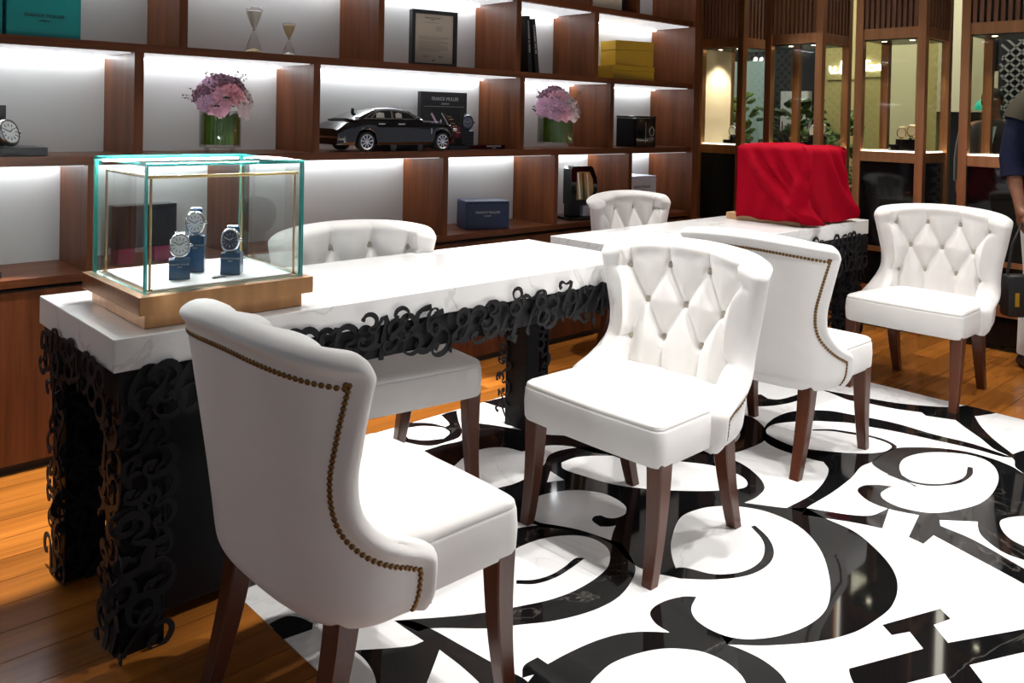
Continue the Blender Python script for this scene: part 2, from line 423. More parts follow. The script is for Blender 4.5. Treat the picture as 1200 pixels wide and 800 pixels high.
WHT = [
 [(798,606),(821,596),(845,593),(870,594),(900,600),(935,616),(960,642),(972,677),(971,707),(957,726),(925,742),(882,749),(850,745),(820,730),(810,715),(816,699),(800,690),(800,678),(793,668),(787,650),(787,632)],
 [(619,597),(624,588),(632,581),(662,575),(687,575),(712,580),(732,592),(733,602),(724,612),(719,622),(716,633),(680,621),(650,615),(632,612),(620,605)],
 [(658,542),(675,536),(700,534),(750,535),(800,541),(837,546),(867,557),(876,566),(870,572),(837,575),(800,575),(760,573),(717,567),(682,557),(660,549)],
 [(645,552),(661,562.5),(641,565)],
 [(479,501),(497,499),(520,501),(527,507),(520,514),(497,516),(479,514),(474,508)],
 [(858,500),(866,505),(867,511),(860,519),(848,520),(843,510)],
 [(1054,546),(1060,537),(1080,531),(1107,530),(1140,534),(1160,542),(1170,557),(1165,575),(1150,589),(1125,597),(1092,601),(1057,595),(1037,586),(1032,579),(1037,574),(1047,570),(1075,570),(1062,563),(1057,557)],
 [(1172,611),(1180,607),(1200,605),(1230,610),(1245,625),(1235,640),(1200,640),(1185,632),(1175,622)],
]
STK = [
 [(605,680),(625,679.5),(645,674),(662,664),(675,654),(685,654),(667,667),(650,677),(627,684),(605,684)],
 [(785,668),(800,665),(837,673),(870,670),(890,659),(896,645),(893,632),(880,617),(885,616),(900,630),(907,647),(900,662),(877,674),(840,679),(800,678),(785,675)],
 [(694,610),(697,605),(704,604),(712,607),(722,607),(733,602),(736,593),(740,598),(739,606),(730,613),(715,617),(703,617)],
 [(1057,557),(1070,564),(1090,567),(1112,566),(1130,559),(1134,547),(1140,548),(1139,557),(1125,566),(1105,569),(1085,569),(1062,564),(1040,556)],
]
for p in BLK: inlay(p, 'marble_black', 1, 'black_inlay')
for p in WHT: inlay(p, 'marble_white', 2, 'white_inlay')
for p in STK: inlay(p, 'marble_black', 3, 'black_inlay')

struct(MB().box((-3, -3, CEIL), (10.5, 8.0, CEIL + .1)).build('ceiling', 'ceiling_paint'))
struct(MB().box((-3, 3.72, -.02), (5.37, 3.82, CEIL)).build('wall_back', 'wall_paint'))

# ------------------------------------------------------------------ built-in shelving
BX0, BX1, BF, BB = -.55, 4.755, 3.321, 3.66
sh = thing('wall_shelving', 'dark walnut wall shelving with lit white back panels along the whole wall', 'shelving')
ROWSH = [(.686, 1.079), (1.113, 1.503), (1.535, 1.915), (1.948, 2.33)]
SHELF = [(1.079, 1.113), (1.503, 1.535), (1.915, 1.948), (2.33, 2.36)]
DIV = [[(.36, .39), (.998, 1.027), (1.595, 1.627), (2.657, 2.689), (3.458, 3.488), (4.115, 4.148)],
       [(.31, .34), (1.158, 1.193), (1.92, 1.954), (3.175, 3.211), (3.927, 3.963)],
       [(-.1, -.07), (1.325, 1.359), (2.255, 2.287), (3.138, 3.175), (3.771, 3.809)],
       [(.6, .63), (1.55, 1.58), (2.6, 2.63), (3.715, 3.748), (4.158, 4.19)]]
for z0, z1 in SHELF: MB().box((BX0, BF, z0), (BX1, BB, z1)).build('shelf', 'walnut_h', sh)
for r, (z0, z1) in enumerate(ROWSH):
    MB().box((BX0, BB, max(z0 - .03, .687)), (BX1, BB + .02, z1 + (.0 if r < 3 else .03))).build('back_panel', 'back_white', sh)
    xs = BX0
    for a, b in DIV[r] + [(BX1, BX1)]:
        if b > a: MB().box((a, BF + .001, z0), (b, BB, z1)).build('divider', 'walnut_v', sh)
        if a - xs > .05:
            MB().box((xs + .004, BF + .03, z1 - .004), (a - .004, BB - .045, z1)).build('light_diffuser', 'led_panel', sh)
            MB().box((xs + .004, BB - .036, z1 - .012), (a - .004, BB - .012, z1)).build('glow_strip', 'led_white', sh)
        xs = b
struct(MB().box((BX1 + .0005, BF - .02, 0), (4.82, BB + .02, CEIL - .005)).build('trim_1', 'walnut_v'))
MB().box((BX0, BF - .002, 2.36), (BX1, BF + .02, CEIL - .005)).build('top_panel', 'walnut_h', sh)
bc = thing('base_cabinet', 'low dark walnut base cabinet running under the lit shelving', 'cabinet')
MB().box((BX0, BF, .656), (BX1, BB + .015, .686), bev=.0015).build('ledge', 'walnut_h', bc)
MB().box((BX0, BF + .03, .0), (BX1, BB, .645)).build('carcass', 'black_matte', bc)
x = BX0
while x < BX1 - .1:
    xe = min(x + .545, BX1)
    MB().box((x + .002, BF + .006, .035), (xe - .002, BF + .029, .64), bev=.001).build('cabinet_door', 'walnut_v', bc)
    x = xe

# ------------------------------------------------------------------ vitrines on the right
VX = 5.39; VD = .44
VIT = [(3.325, 3.72), (2.73, 3.155), (2.065, 2.505), (1.39, 1.865)]
VLAB = ['bronze framed glass vitrine with cream side wall beside the wooden shelving', 'bronze framed glass vitrine directly behind the red draped cloth',
        'bronze framed glass vitrine right of the red cloth holding two gold watches', 'bronze framed glass vitrine at the right edge behind the standing man']
slat_me = None
for k, (y0, y1) in enumerate(VIT):
    v = thing('vitrine', VLAB[k], 'display cabinet', (0, 0, 0), 0)
    pw = .05
    for (px, py) in ((VX, y0), (VX, y1 - pw), (VX + VD - pw, y0), (VX + VD - pw, y1 - pw)):
        MB().box((px, py, 0), (px + pw, py + pw, CEIL - .01), bev=.002).build('post', 'bronze', v)
    xi0, xi1, yi0, yi1 = VX + .008, VX + VD - .008, y0 + .008, y1 - .008
    MB().box((xi0, yi0, 1.055), (xi1, yi1, 1.118)).build('sill_frame', 'bronze', v)
    MB().box((xi0 + .02, yi0 + .02, 1.119), (xi1 - .02, yi1 - .02, 1.124)).build('display_floor', 'display_white', v)
    for lo_, hi_ in (((xi0 + .0175, y0 + pw, 1.1185), (xi0 + .0195, y1 - pw, 1.128)), ((VX + pw, yi0 + .0175, 1.1185), (VX + VD - pw, yi0 + .0195, 1.128))): MB().box(lo_, hi_).build('glow_strip', 'sill_glow', v)  # glowing strips put in for the lit edges of the display floor
    MB().box((xi0, yi0, 1.832), (xi1, yi1, 1.90)).build('header_beam', 'bronze', v)
    MB().box((xi0 + .03, yi0 + .03, 1.826), (xi1 - .03, yi1 - .03, 1.8315)).build('light_tray', 'steel_dark', v)
    for q in (.3, .7):
        MB().lathe([(.001, 1.8255), (.016, 1.8255)], 14, cap=False, mtx=Matrix.Translation((xi0 + .12, y0 + (y1 - y0) * q, 0))).build('downlight', 'led_vitrine', v)
    l = bpy.data.lights.new('vitrine_lamp', 'SPOT'); l.energy = 26; l.spot_size = R(110); l.spot_blend = .5; l.color = (1, .9, .72); l.shadow_soft_size = .03
    lo = bpy.data.objects.new('vitrine_lamp', l); COL.objects.link(lo); lo.parent = v; lo.location = (VX + VD / 2, (y0 + y1) / 2, 1.81)
    gz0, gz1 = 1.12, 1.83
    MB().box((xi0 + .010, y0 + pw, gz0), (xi0 + .016, y1 - pw, gz1)).build('glass_pane', 'glass_vitrine', v)
    MB().box((xi1 - .016, y0 + pw, gz0), (xi1 - .010, y1 - pw, gz1)).build('glass_pane', 'glass_vitrine', v)
    MB().box((VX + pw, yi0 + .010, gz0), (VX + VD - pw, yi0 + .016, gz1)).build('glass_pane', 'glass_vitrine', v)
    if k == 0: MB().box((VX + pw, y1 - .05, gz0), (VX + VD - .05, y1 - .035, gz1)).build('side_panel', 'cream', v)
    else: MB().box((VX + pw, yi1 - .016, gz0), (VX + VD - pw, yi1 - .010, gz1)).build('glass_pane', 'glass_vitrine', v)
    MB().box((xi0 + .01, yi0 + .01, .03), (xi1 - .01, yi1 - .01, 1.054)).build('base_panel', 'black_gloss', v)
    for z0, z1 in ((.485, .517), (.20, .266)):
        MB().box((VX + .004, y0 + pw, z0), (VX + .03, y1 - pw, z1)).build('rail', 'bronze', v)
    MB().box((xi0 + .03, yi0 + .03, 1.90), (xi1 - .03, yi1 - .03, CEIL - .01)).build('grille_backing', 'black_matte', v)
    n = 10; gap = (y1 - y0 - 2 * pw) / n
    for i in range(n):
        yy = y0 + pw + gap * (i + .5)
        if slat_me is None:
            s_ = MB().box((-.011, -.0105, 0), (.011, .0105, CEIL - 1.912)).build('slat', 'slat_wood', v); slat_me = s_.data
        else:
            s_ = bpy.data.objects.new('slat', slat_me); COL.objects.link(s_); s_.parent = v
        s_.location = (VX + .02, yy, 1.901)
    for i in range(7):
        s_ = bpy.data.objects.new('slat', slat_me); COL.objects.link(s_); s_.parent = v
        s_.location = (VX + pw + (VD - 2 * pw) * (i + .5) / 7, y0 + .02, 1.901)

# ------------------------------------------------------------------ tufted dining chair (front = -y)
def ip(z, tab):
    zs, vs = zip(*tab); return float(np.interp(z, zs, vs))
def sm(z, tab):
    # smooth cubic through a table (Catmull)
    zs = [t[0] for t in tab]; vs = [t[1] for t in tab]
    i = max(0, min(len(zs) - 2, int(np.searchsorted(zs, z)) - 1))
    h = zs[i + 1] - zs[i]; t = min(1, max(0, (z - zs[i]) / h))
    def sl(j):
        if j == 0: return (vs[1] - vs[0]) / (zs[1] - zs[0])
        if j == len(zs) - 1: return (vs[-1] - vs[-2]) / (zs[-1] - zs[-2])
        return (vs[j + 1] - vs[j - 1]) / (zs[j + 1] - zs[j - 1])
    m0, m1 = sl(i) * h, sl(i + 1) * h
    return (2*t**3-3*t*t+1)*vs[i] + (t**3-2*t*t+t)*m0 + (-2*t**3+3*t*t)*vs[i+1] + (t**3-t*t)*m1
TW = [(.31, .262), (.38, .270), (.44, .274), (.55, .280), (.66, .290), (.78, .303), (.89, .318)]
TB = [(.31, .220), (.36, .234), (.45, .246), (.60, .266), (.75, .286), (.89, .305)]
TC = [(.31, .07), (.45, .08), (.60, .10), (.89, .14)]
TE = [(.30, .0), (.410, .0), (.433, .007), (.448, .026), (.462, .060), (.480, .100), (.505, .136), (.545, .166), (.61, .180), (.68, .179), (.76, .174), (.83, .167), (.90, .158)]
ZB = .312
def ztop(s): return .845 + .041 * math.cos(s * PI / 2) ** .8 - .034 * max(0, (abs(s) - .86) / .14) ** 2.2
_pl = {}
def plan(z):
    key = round(z, 5)
    if key in _pl: return _pl[key]
    w, b, c, e = sm(z, TW), sm(z, TB), sm(z, TC), sm(z, TE)
    pts = []
    for i in range(61):
        ph = PI / 2 * i / 60; pts.append((w * math.sin(ph) ** (2 / 2.9), c + (b - c) * max(0, math.cos(ph)) ** (2 / 2.9)))
    if e < c:
        for i in range(1, 13): pts.append((w + .010 * i / 12, c + (e - c) * i / 12))
    P = np.array(pts)
    keep = [0]
    for i in range(1, len(P)):
        if P[i, 1] < e:
            p0, p1 = P[keep[-1]], P[i]; t = (p0[1] - e) / (p0[1] - p1[1]); P[i] = p0 + (p1 - p0) * t; keep.append(i); break
        keep.append(i)
    P = P[keep]; L = np.concatenate([[0], np.cumsum(np.linalg.norm(np.diff(P, axis=0), axis=1))])
    _pl[key] = (P, L); return _pl[key]
def arclen(z): return plan(z)[1][-1]
def base_pt(a, z):
    P, L = plan(z); t = abs(a); sg = 1 if a >= 0 else -1
    x = np.interp(t, L, P[:, 0]); y = np.interp(t, L, P[:, 1])
    return np.array([sg * x, y, z])
def normal(a, z):
    h = .006
    am = max(-arclen(z) + h * 1.01, min(arclen(z) - h * 1.01, a))
    du = base_pt(am + h, z) - base_pt(am - h, z)
    zz = min(max(z, ZB + .01), .87)
    # constant-x-ratio vertical tangent
    f = am / arclen(z)
    # vertical tangent from the section shape at same lateral fraction of half width
    b1, b0 = sm(zz + h, TB) - sm(zz - h, TB), 0
    w1 = sm(zz + h, TW) - sm(zz - h, TW)
    p = base_pt(am, z); k = abs(p[0]) / max(.001, sm(z, TW))
    dv = np.array([math.copysign(w1 * min(1, k) ** 2, p[0]), b1 * (1 - min(1, k) ** 2), 2 * h])
    n = np.cross(du, dv); n /= np.linalg.norm(n)
    if n[1] < 0 and abs(p[0]) < .2: n = -n
    if abs(p[0]) >= .2 and n[0] * p[0] < 0: n = -n
    return n
# outline in (arc, z) space
OUT = []
for i in range(90):
    z = ZB - .05 + (ztop(1) - ZB + .05) * i / 89; OUT.append((arclen(max(z, ZB)), z))
TOPS = []
for i in range(1, 80):
    s = 1 - 2 * i / 80; z = ztop(s); TOPS.append((arclen(z) * s, z))
OUTL = np.array(OUT + TOPS + [(-a, z) for a, z in reversed(OUT)])
def dist_out(A, Z):
    p = np.stack([A, Z], -1)[:, None, :]; a = OUTL[:-1][None]; b = OUTL[1:][None]
    ab = b - a; t = np.clip(((p - a) * ab).sum(-1) / ((ab * ab).sum(-1) + 1e-12), 0, 1)
    return np.sqrt((((p - a) - ab * t[..., None]) ** 2).sum(-1)).min(1)
BTN = [(-.245, .775), (-.080, .790), (.080, .790), (.245, .775), (-.158, .665), (0, .668), (.158, .665), (-.212, .535), (-.076, .548), (.076, .548), (.212, .535)]
PLEAT = [(0, 4), (1, 4), (1, 5), (2, 5), (2, 6), (3, 6), (4, 7), (4, 8), (5, 8), (5, 9), (6, 9), (6, 10)]
SEG = [(BTN[a], BTN[b]) for a, b in PLEAT]
for k in range(4): SEG.append((BTN[k], (BTN[k][0] * 1.05, .96)))
for k in (7, 8, 9, 10): SEG.append((BTN[k], (BTN[k][0] * (.93 if k in (8, 9) else .98), .36)))
for k, sg in ((0, -1), (3, 1), (7, -1), (10, 1)): SEG.append((BTN[k], (sg * .48, BTN[k][1] - .012 + (0.0 if k in (0, 3) else .01))))
def tuft(A, Z):
    d = np.full(A.shape, 9.0)
    for (p, q) in SEG:
        p = np.array(p); q = np.array(q); ab = q - p
        t = np.clip(((A - p[0]) * ab[0] + (Z - p[1]) * ab[1]) / (ab @ ab), 0, 1)
        d = np.minimum(d, np.hypot(A - p[0] - ab[0] * t, Z - p[1] - ab[1] * t))
    db = np.full(A.shape, 9.0)
    for b in BTN: db = np.minimum(db, np.hypot(A - b[0], Z - b[1]))
    h = .030 * (1 - np.exp(-(d / .030) ** 1.1))
    return h - .016 * np.exp(-(db / .017) ** 2)
def prof(d, r): m = np.clip(d / r, 0, 1); return np.sqrt(np.maximum(0, 1 - (1 - m) ** 2))
def off_out(A, Z, D):
    o = .021 * prof(D, .036) + .013 * np.exp(-((D - .019) / .016) ** 2) * prof(D, .012)
    belly = np.clip((Z - ZB) / .055, 0, 1)
    return o - .022 * (1 - belly) ** 2
def off_in(A, Z, D):
    return .036 * prof(D, .036) + tuft(A, Z) * np.clip(D / .02, 0, 1) + .009 * np.exp(-((D - .034) / .02) ** 2)
def point(a, z, side, extra=0.0):
    A = np.array([a]); Z = np.array([z]); D = dist_out(A, Z)
    o = off_out(A, Z, D)[0] if side > 0 else off_in(A, Z, D)[0]
    n = normal(a, z)
    return base_pt(a, z) + n * side * (o + extra), n * side
def back_mesh():
    NS, NV = 116, 76
    ss = [math.copysign(1, t) * (1 - (1 - abs(t)) ** 1.22) for t in np.linspace(-1, 1, NS + 1)]
    vv = [1 - (1 - t) ** 1.25 for t in np.linspace(0, 1, NV + 1)]
    A = np.zeros((NV + 1, NS + 1)); Z = A.copy(); Pb = np.zeros((NV + 1, NS + 1, 3)); N = Pb.copy()
    for j, v in enumerate(vv):
        for i, s in enumerate(ss):
            z = ZB + (ztop(s) - ZB) * v; a = arclen(z) * s
            A[j, i], Z[j, i] = a, z; Pb[j, i] = base_pt(a, z); N[j, i] = normal(a, z)
    D = dist_out(A.ravel(), Z.ravel()).reshape(A.shape)
    D[:, 0] = 0; D[:, -1] = 0; D[-1, :] = 0
    O = Pb + N * off_out(A, Z, D)[..., None]; I = Pb - N * off_in(A, Z, D)[..., None]
    for M_ in (O, I):
        M_[:, 0] = Pb[:, 0]; M_[:, -1] = Pb[:, -1]; M_[-1, :] = Pb[-1, :]
    mb = MB(); vs = [tuple(p) for p in O.reshape(-1, 3)]; n0 = len(vs); n = NS + 1
    idx = np.zeros(A.shape, int)
    for j in range(NV + 1):
        for i in range(n):
            if j == NV or i in (0, NS): idx[j, i] = j * n + i
            else: idx[j, i] = len(vs); vs.append(tuple(I[j, i]))
    fs = []
    for j in range(NV):
        for i in range(NS):
            fs.append((j * n + i, j * n + i + 1, (j + 1) * n + i + 1, (j + 1) * n + i))
            fs.append((idx[j, i], idx[j + 1, i], idx[j + 1, i + 1], idx[j, i + 1]))
    for i in range(NS): fs.append((idx[0, i], idx[0, i + 1], i + 1, i)) if idx[0, i] != i or idx[0, i + 1] != i + 1 else None
    fs = [tuple(dict.fromkeys(int(q) for q in f)) for f in fs]; fs = [f for f in fs if len(f) > 2]
    mb.add(vs, fs); return mb
def nail_mesh():
    off = .046
    T = np.gradient(OUTL, axis=0); T /= np.linalg.norm(T, axis=1)[:, None]
    Q = OUTL + np.stack([-T[:, 1], T[:, 0]], 1) * (off + .013 * np.clip((OUTL[:, 1] - .80) / .04, 0, 1) * np.abs(T[:, 0]))[:, None]
    ok = (dist_out(Q[:, 0], Q[:, 1]) > off * .985) & (Q[:, 1] > ZB + .004)
    Q = Q[ok]; L = np.concatenate([[0], np.cumsum(np.linalg.norm(np.diff(Q, axis=0), axis=1))])
    mb = MB(); k = 0.0
    while k < L[-1]:
        a = float(np.interp(k, L, Q[:, 0])); z = float(np.interp(k, L, Q[:, 1]))
        p, n = point(a, z, 1, -.001)
        q = Vector(n).to_track_quat('Z', 'Y').to_matrix().to_4x4()
        mb.lathe([(.0066, 0), (.0058, .003), (.003, .0044), (.0003, .0048)], 6, 0, Matrix.Translation(p) @ q)
        k += .0116
    return mb
def seat_mesh():
    # rounded slab with crowned top; half width varies: front .275, rear narrower inside the shell
    def hw(y): return ip(y, [(-.25, .273), (0, .268), (.05, .245), (.22, .20)])
    NX, NY = 28, 26; y0, y1 = -.25, .225; zb, zt = .325, .446
    mb = MB()
    def ring(level):
        inset, z = level
        pts = []
        m = 40
        for i in range(4 * m):
            side, t = divmod(i, m); t = t / m
            u, v = ((-1 + 2 * t, -1), (1, -1 + 2 * t), (1 - 2 * t, 1), (-1, 1 - 2 * t))[side]
            y = (y0 + y1) / 2 + v * ((y1 - y0) / 2 - inset)
            x = u * (hw(y) - inset)
            # rounded corners
            rc = .028
            dx = max(0, abs(x) - (hw(y) - inset - rc)); dy = max(0, abs(y - (y0 + y1) / 2) - ((y1 - y0) / 2 - inset - rc))
            q = math.hypot(dx, dy)
            if q > rc:
                x -= math.copysign(dx * (1 - rc / q), x); y -= math.copysign(dy * (1 - rc / q), v)
            bow = -.010 * (1 - (x / .275) ** 2) * max(0, -v) if v < 0 else 0
            pts.append(Vector((x, y + bow, z)))
        return pts
    lv = [(.10, zb), (.012, zb), (.004, zb + .004), (0, zb + .014), (-.002, zb + .06), (0, zt - .020), (.0012, zt - .015), (.0035, zt - .0125), (.0022, zt - .009), (.004, zt - .002), (.011, zt + .004), (.03, zt + .009), (.08, zt + .017), (.14, zt + .022), (.19, zt + .024), (.22, zt + .0245)]
    mb.loft([ring(l) for l in lv]); return mb
def leg_mesh(front, sx):
    rings = []
    for t in np.linspace(0, 1, 11):
        z = .34 * (1 - t)
        if front: y = -.212 - .032 * t ** 2.2; h = .0275 - .0105 * t; x = sx * .243
        else: y = .165 + .075 * t ** 1.5; h = .0275 - .0095 * t; x = sx * (.205 + .0 * t)
        b = h * .86
        rings.append([Vector((x + dx, y + dy, z)) for dx, dy in ((-b, -h), (b, -h), (h, -b), (h, b), (b, h), (-b, h), (-h, b), (-h, -b))])
    return MB().loft(rings)
CH = 'tufted white dining chairs around the marble tables'
chair0 = thing('dining_chair', '', 'chair', group=CH)
back_mesh().build('backrest', 'velvet_white', chair0, 50)
seat_mesh().build('seat', 'velvet_white', chair0, 35)
stuff(nail_mesh().build('nailhead_trim', 'antique_brass', chair0, 60))
btn = None
for a, z in BTN:
    p, n = point(a, z, -1, .004)
    if btn is None:
        btn = MB().lathe([(.0145, -.004), (.0142, .001), (.0115, .0050), (.006, .0072), (.0003, .0077)], 14).build('button', 'button_grey', chair0, 60); b_ = btn
    else: b_ = inst(btn, chair0)
    b_.location = p; b_.rotation_euler = Vector(n).to_track_quat('Z', 'Y').to_euler()
for fr in (1, 0):
    for sx in (-1, 1): leg_mesh(fr, sx).build('leg', 'leg_wood', chair0, 30)
CHAIRS = [
    ((1.045, 1.595), 91, 'white chair nearest the glass watch case, its nail-studded back turned to us'),
    ((2.135, 1.662), -90, 'white tufted chair mid-floor facing left, wholly in view with four legs'),
    ((3.095, 1.715), 91, 'white chair with nail-trimmed back, half hidden behind the mid-floor tufted chair'),
    ((4.32, 1.640), -90, 'white tufted chair furthest right, in front of the standing man'),
    ((1.70, 2.46), -8, 'white chair behind the near table, its seat pushed under the tabletop'),
    ((3.73, 2.79), -2, 'white chair behind the far table, only its tufted back showing'),
]
chair0.location = (*CHAIRS[0][0], 0); chair0.rotation_euler = (0, 0, R(CHAIRS[0][1])); chair0['label'] = CHAIRS[0][2]
for (xy, rz, lab) in CHAIRS[1:]: copy_tree(chair0, lab, (*xy, 0), R(rz), CH)

# ------------------------------------------------------------------ marble tables clad with black cut-metal numerals
GL = {
 '3': [(.04,.78),(.12,.95),(.32,1.0),(.52,.88),(.50,.68),(.30,.55),(.56,.46),(.62,.22),(.42,.02),(.16,.0),(.02,.14),(.10,.27),(.22,.20)],
 '5': [(.62,.99),(.22,.95),(.15,.60),(.36,.64),(.58,.50),(.60,.20),(.40,.01),(.14,.02),(.02,.16),(.12,.28),(.22,.20)],
 '9': [(.50,.72),(.36,.95),(.14,.88),(.06,.66),(.20,.47),(.42,.52),(.56,.74),(.52,.32),(.34,.04),(.10,.02),(.03,.16),(.15,.24)],
 '2': [(.18,.68),(.05,.74),(.10,.92),(.32,1.0),(.55,.86),(.50,.60),(.24,.28),(.04,.03),(.26,.12),(.48,.0),(.66,.10),(.62,.24)],
 '7': [(.12,.74),(.03,.84),(.10,.99),(.36,.92),(.64,.99),(.46,.55),(.30,.0),(.40,.0)],
 '8': [(.34,.54),(.54,.72),(.46,.95),(.26,1.0),(.09,.86),(.16,.64),(.38,.50),(.60,.28),(.46,.03),(.20,.0),(.03,.20),(.18,.46),(.34,.54)],
 '1': [(.06,.74),(.16,.82),(.30,1.0),(.31,.5),(.30,.02),(.12,.0),(.48,.0)],
 '4': [(.46,.0),(.46,.5),(.47,1.0),(.22,.66),(.02,.34),(.34,.34),(.66,.36),(.62,.46)],
}
GL['6'] = [(.64 - x, 1 - y) for x, y in GL['9']]
def numeral_mesh(ch, h, th):
    P = catmull(GL[ch], 3); n = len(P); L = []; Rr = []
    for i, (x, y) in enumerate(P):
        a, b = P[max(0, i - 1)], P[min(n - 1, i + 1)]; dx, dy = b[0] - a[0], b[1] - a[1]; l = math.hypot(dx, dy) + 1e-9
        t = i / (n - 1); w = .024 + .050 * abs(math.sin(PI * t * 2.5)) + (.036 if t < .05 or t > .95 else 0)
        L.append(((x - dy / l * w - .32) * h, (y + dx / l * w - .5) * h)); Rr.append(((x + dy / l * w - .32) * h, (y - dx / l * w - .5) * h))
    mb = MB(); vs = []
    for k in range(n):
        for q in (L[k], Rr[k]): vs.append((q[0], 0, q[1]))
        for q in (L[k], Rr[k]): vs.append((q[0], -th, q[1]))
    fs = []
    for k in range(n - 1):
        a, b = 4 * k, 4 * k + 4
        fs += [(a, b, b + 1, a + 1), (a + 2, a + 3, b + 3, b + 2), (a, a + 2, b + 2, b), (a + 1, b + 1, b + 3, a + 3)]
    fs += [(0, 1, 3, 2), (4 * n - 4, 4 * n - 2, 4 * n - 1, 4 * n - 3)]
    mb.add(vs, fs); return mb
NUM = {}
def numeral(parent, ch, loc, rz, roll, sc):
    if ch not in NUM:
        o = numeral_mesh(ch, .1, .003).build('numeral', 'black_metal', parent); NUM[ch] = o
    else: o = inst(NUM[ch], parent)
    m = Matrix.Translation(loc) @ Matrix.Rotation(rz, 4, 'Z') @ Matrix.Rotation(roll, 4, 'Y') @ Matrix.Scale(sc, 4)
    o.parent = parent; o.matrix_local = m
    return o
DIG = '3597268439560178'.replace('0', '3')
def run_numerals(t, p0, p1, rz, z, count, sc, jz, rnd, depth=.0026, out=0.0):
    nx_, ny_ = math.sin(rz), -math.cos(rz)
    for i in range(count):
        f = (i + .5) / count; d = out + depth * (i % 3) + .0015 * (i % 2)
        numeral(t, rnd.choice(DIG), (p0[0] + (p1[0] - p0[0]) * f + nx_ * d, p0[1] + (p1[1] - p0[1]) * f + ny_ * d, z + rnd.uniform(-jz, jz)), rz, rnd.uniform(-.38, .38), sc * rnd.uniform(.85, 1.25))
def leg_numerals(t, x0, x1, y0, y1, faces, rnd, sc=1.05, rows=8):
    for f in faces:
        for k in range(rows):
            z = .05 + k * .072 + rnd.uniform(-.01, .01)
            for q in (.24, .76):
                d = .004 + .006 * ((k + (q > .5)) % 2)
                if f == 'front': loc, rz = (x0 + (x1 - x0) * q, y0 - d, z), 0
                elif f == 'back': loc, rz = (x0 + (x1 - x0) * q, y1 + d, z), PI
                elif f == 'left': loc, rz = (x0 - d, y0 + (y1 - y0) * q, z), -PI / 2
                else: loc, rz = (x1 + d, y0 + (y1 - y0) * q, z), PI / 2
                numeral(t, rnd.choice(DIG), loc, rz, rnd.uniform(-.9, .9), sc * rnd.uniform(.85, 1.2))
def table(label, x0, x1, y0, y1, near, seed):
    rnd = random.Random(seed)
    t = thing('marble_table', label, 'table', (0, 0, 0))
    MB().box((x0, y0, .683), (x1, y1, .76), bev=.0025).build('marble_top', 'marble_slab', t)
    ap = [((x0 + .012, y0 + .004, .590), (x1 - .012, y0 + .020, .682)), ((x0 + .012, y1 - .02, .61), (x1 - .012, y1 - .004, .682)),
          ((x0 + .012, y0 + .021, .61), (x0 + .03, y1 - .021, .682)), ((x1 - .03, y0 + .021, .61), (x1 - .012, y1 - .021, .682))]
    for a, b in ap: MB().box(a, b).build('apron_bar', 'black_metal', t)
    ins = .03
    legs = [(x0 + ins, x0 + .135, y0 + ins, y0 + .135), (x0 + ins, x0 + .135, y1 - .15, y1 - ins), (x1 - .135, x1 - ins, y1 - .165, y1 - ins)]
    if not near: legs[0] = (x0 + .40, x0 + .505, y0 + ins, y0 + .135); legs[1] = (x0 + .40, x0 + .505, y1 - .15, y1 - ins)
    if near: legs[2] = (x1 - .150, x1 - .078, y1 - .155, y1 - ins)
    legs.append((x1 - .065, x1 - .013, y0 + .022, y0 + .058) if near else (x1 - .135, x1 - ins, y0 + ins, y0 + .135))
    for a, b, c, d in legs: MB().box((a, c, 0), (b, d, .682), bev=.003).build('leg', 'black_panel', t)
    if near:
        MB().box((x0 + .15, y0 + .105, .03), (x0 + .62, y1 - .22, .66), bev=.003).build('pedestal', 'black_panel', t)
        leg_numerals(t, *legs[0], ('left', 'front'), rnd, 1.15); leg_numerals(t, *legs[1], ('left', 'front', 'right'), rnd)
        for k in range(10):
            numeral(t, rnd.choice(DIG), (x1 - .154, y1 - .022, .045 + .062 * k), -PI / 2, rnd.uniform(-.9, .9), rnd.uniform(.75, .95))
            numeral(t, rnd.choice(DIG), (x1 - .052, y1 - .150, .045 + .062 * k + rnd.uniform(-.01, .01)), 0, rnd.uniform(-.9, .9), rnd.uniform(.75, .95))
        MB().box((x1 - .030, y1 - .155, 0), (x1 - .022, y1 - .06, .682)).build('lace_panel_edge', 'black_panel', t)
        run_numerals(t, (x0 + .04, y0 - .003), (x1 - .03, y0 - .003), 0, .636, 34, 1.05, .014, rnd)
        run_numerals(t, (x0 + .04, y0 - .003), (x1 - .03, y0 - .003), 0, .664, 16, .88, .022, rnd, .003, .010)
        run_numerals(t, (x0 - .003, y1 - .03), (x0 - .003, y0 + .03), -PI / 2, .632, 9, 1.05, .016, rnd)
    else:
        leg_numerals(t, *legs[3], ('front', 'right', 'left'), rnd); leg_numerals(t, *legs[2], ('front',), rnd); leg_numerals(t, *legs[0], ('front',), rnd)
        run_numerals(t, (x0 + .04, y0 - .003), (x1 - .03, y0 - .003), 0, .640, 30, 1.05, .016, rnd)
        run_numerals(t, (x1 - .7, y0 - .003), (x1 - .03, y0 - .003), 0, .55, 9, 1.1, .02, rnd)
        run_numerals(t, (x0 - .003, y1 - .03), (x0 - .003, y0 + .03), -PI / 2, .632, 7, 1.05, .016, rnd)
    return t
table('long white marble table carrying the glass watch case, trimmed with black metal numerals', .667, 2.580, 2.017, 2.625, True, 3)
table('far white marble table under the red velvet cloth, trimmed with black metal numerals', 2.738, 4.680, 2.072, 2.648, False, 5)

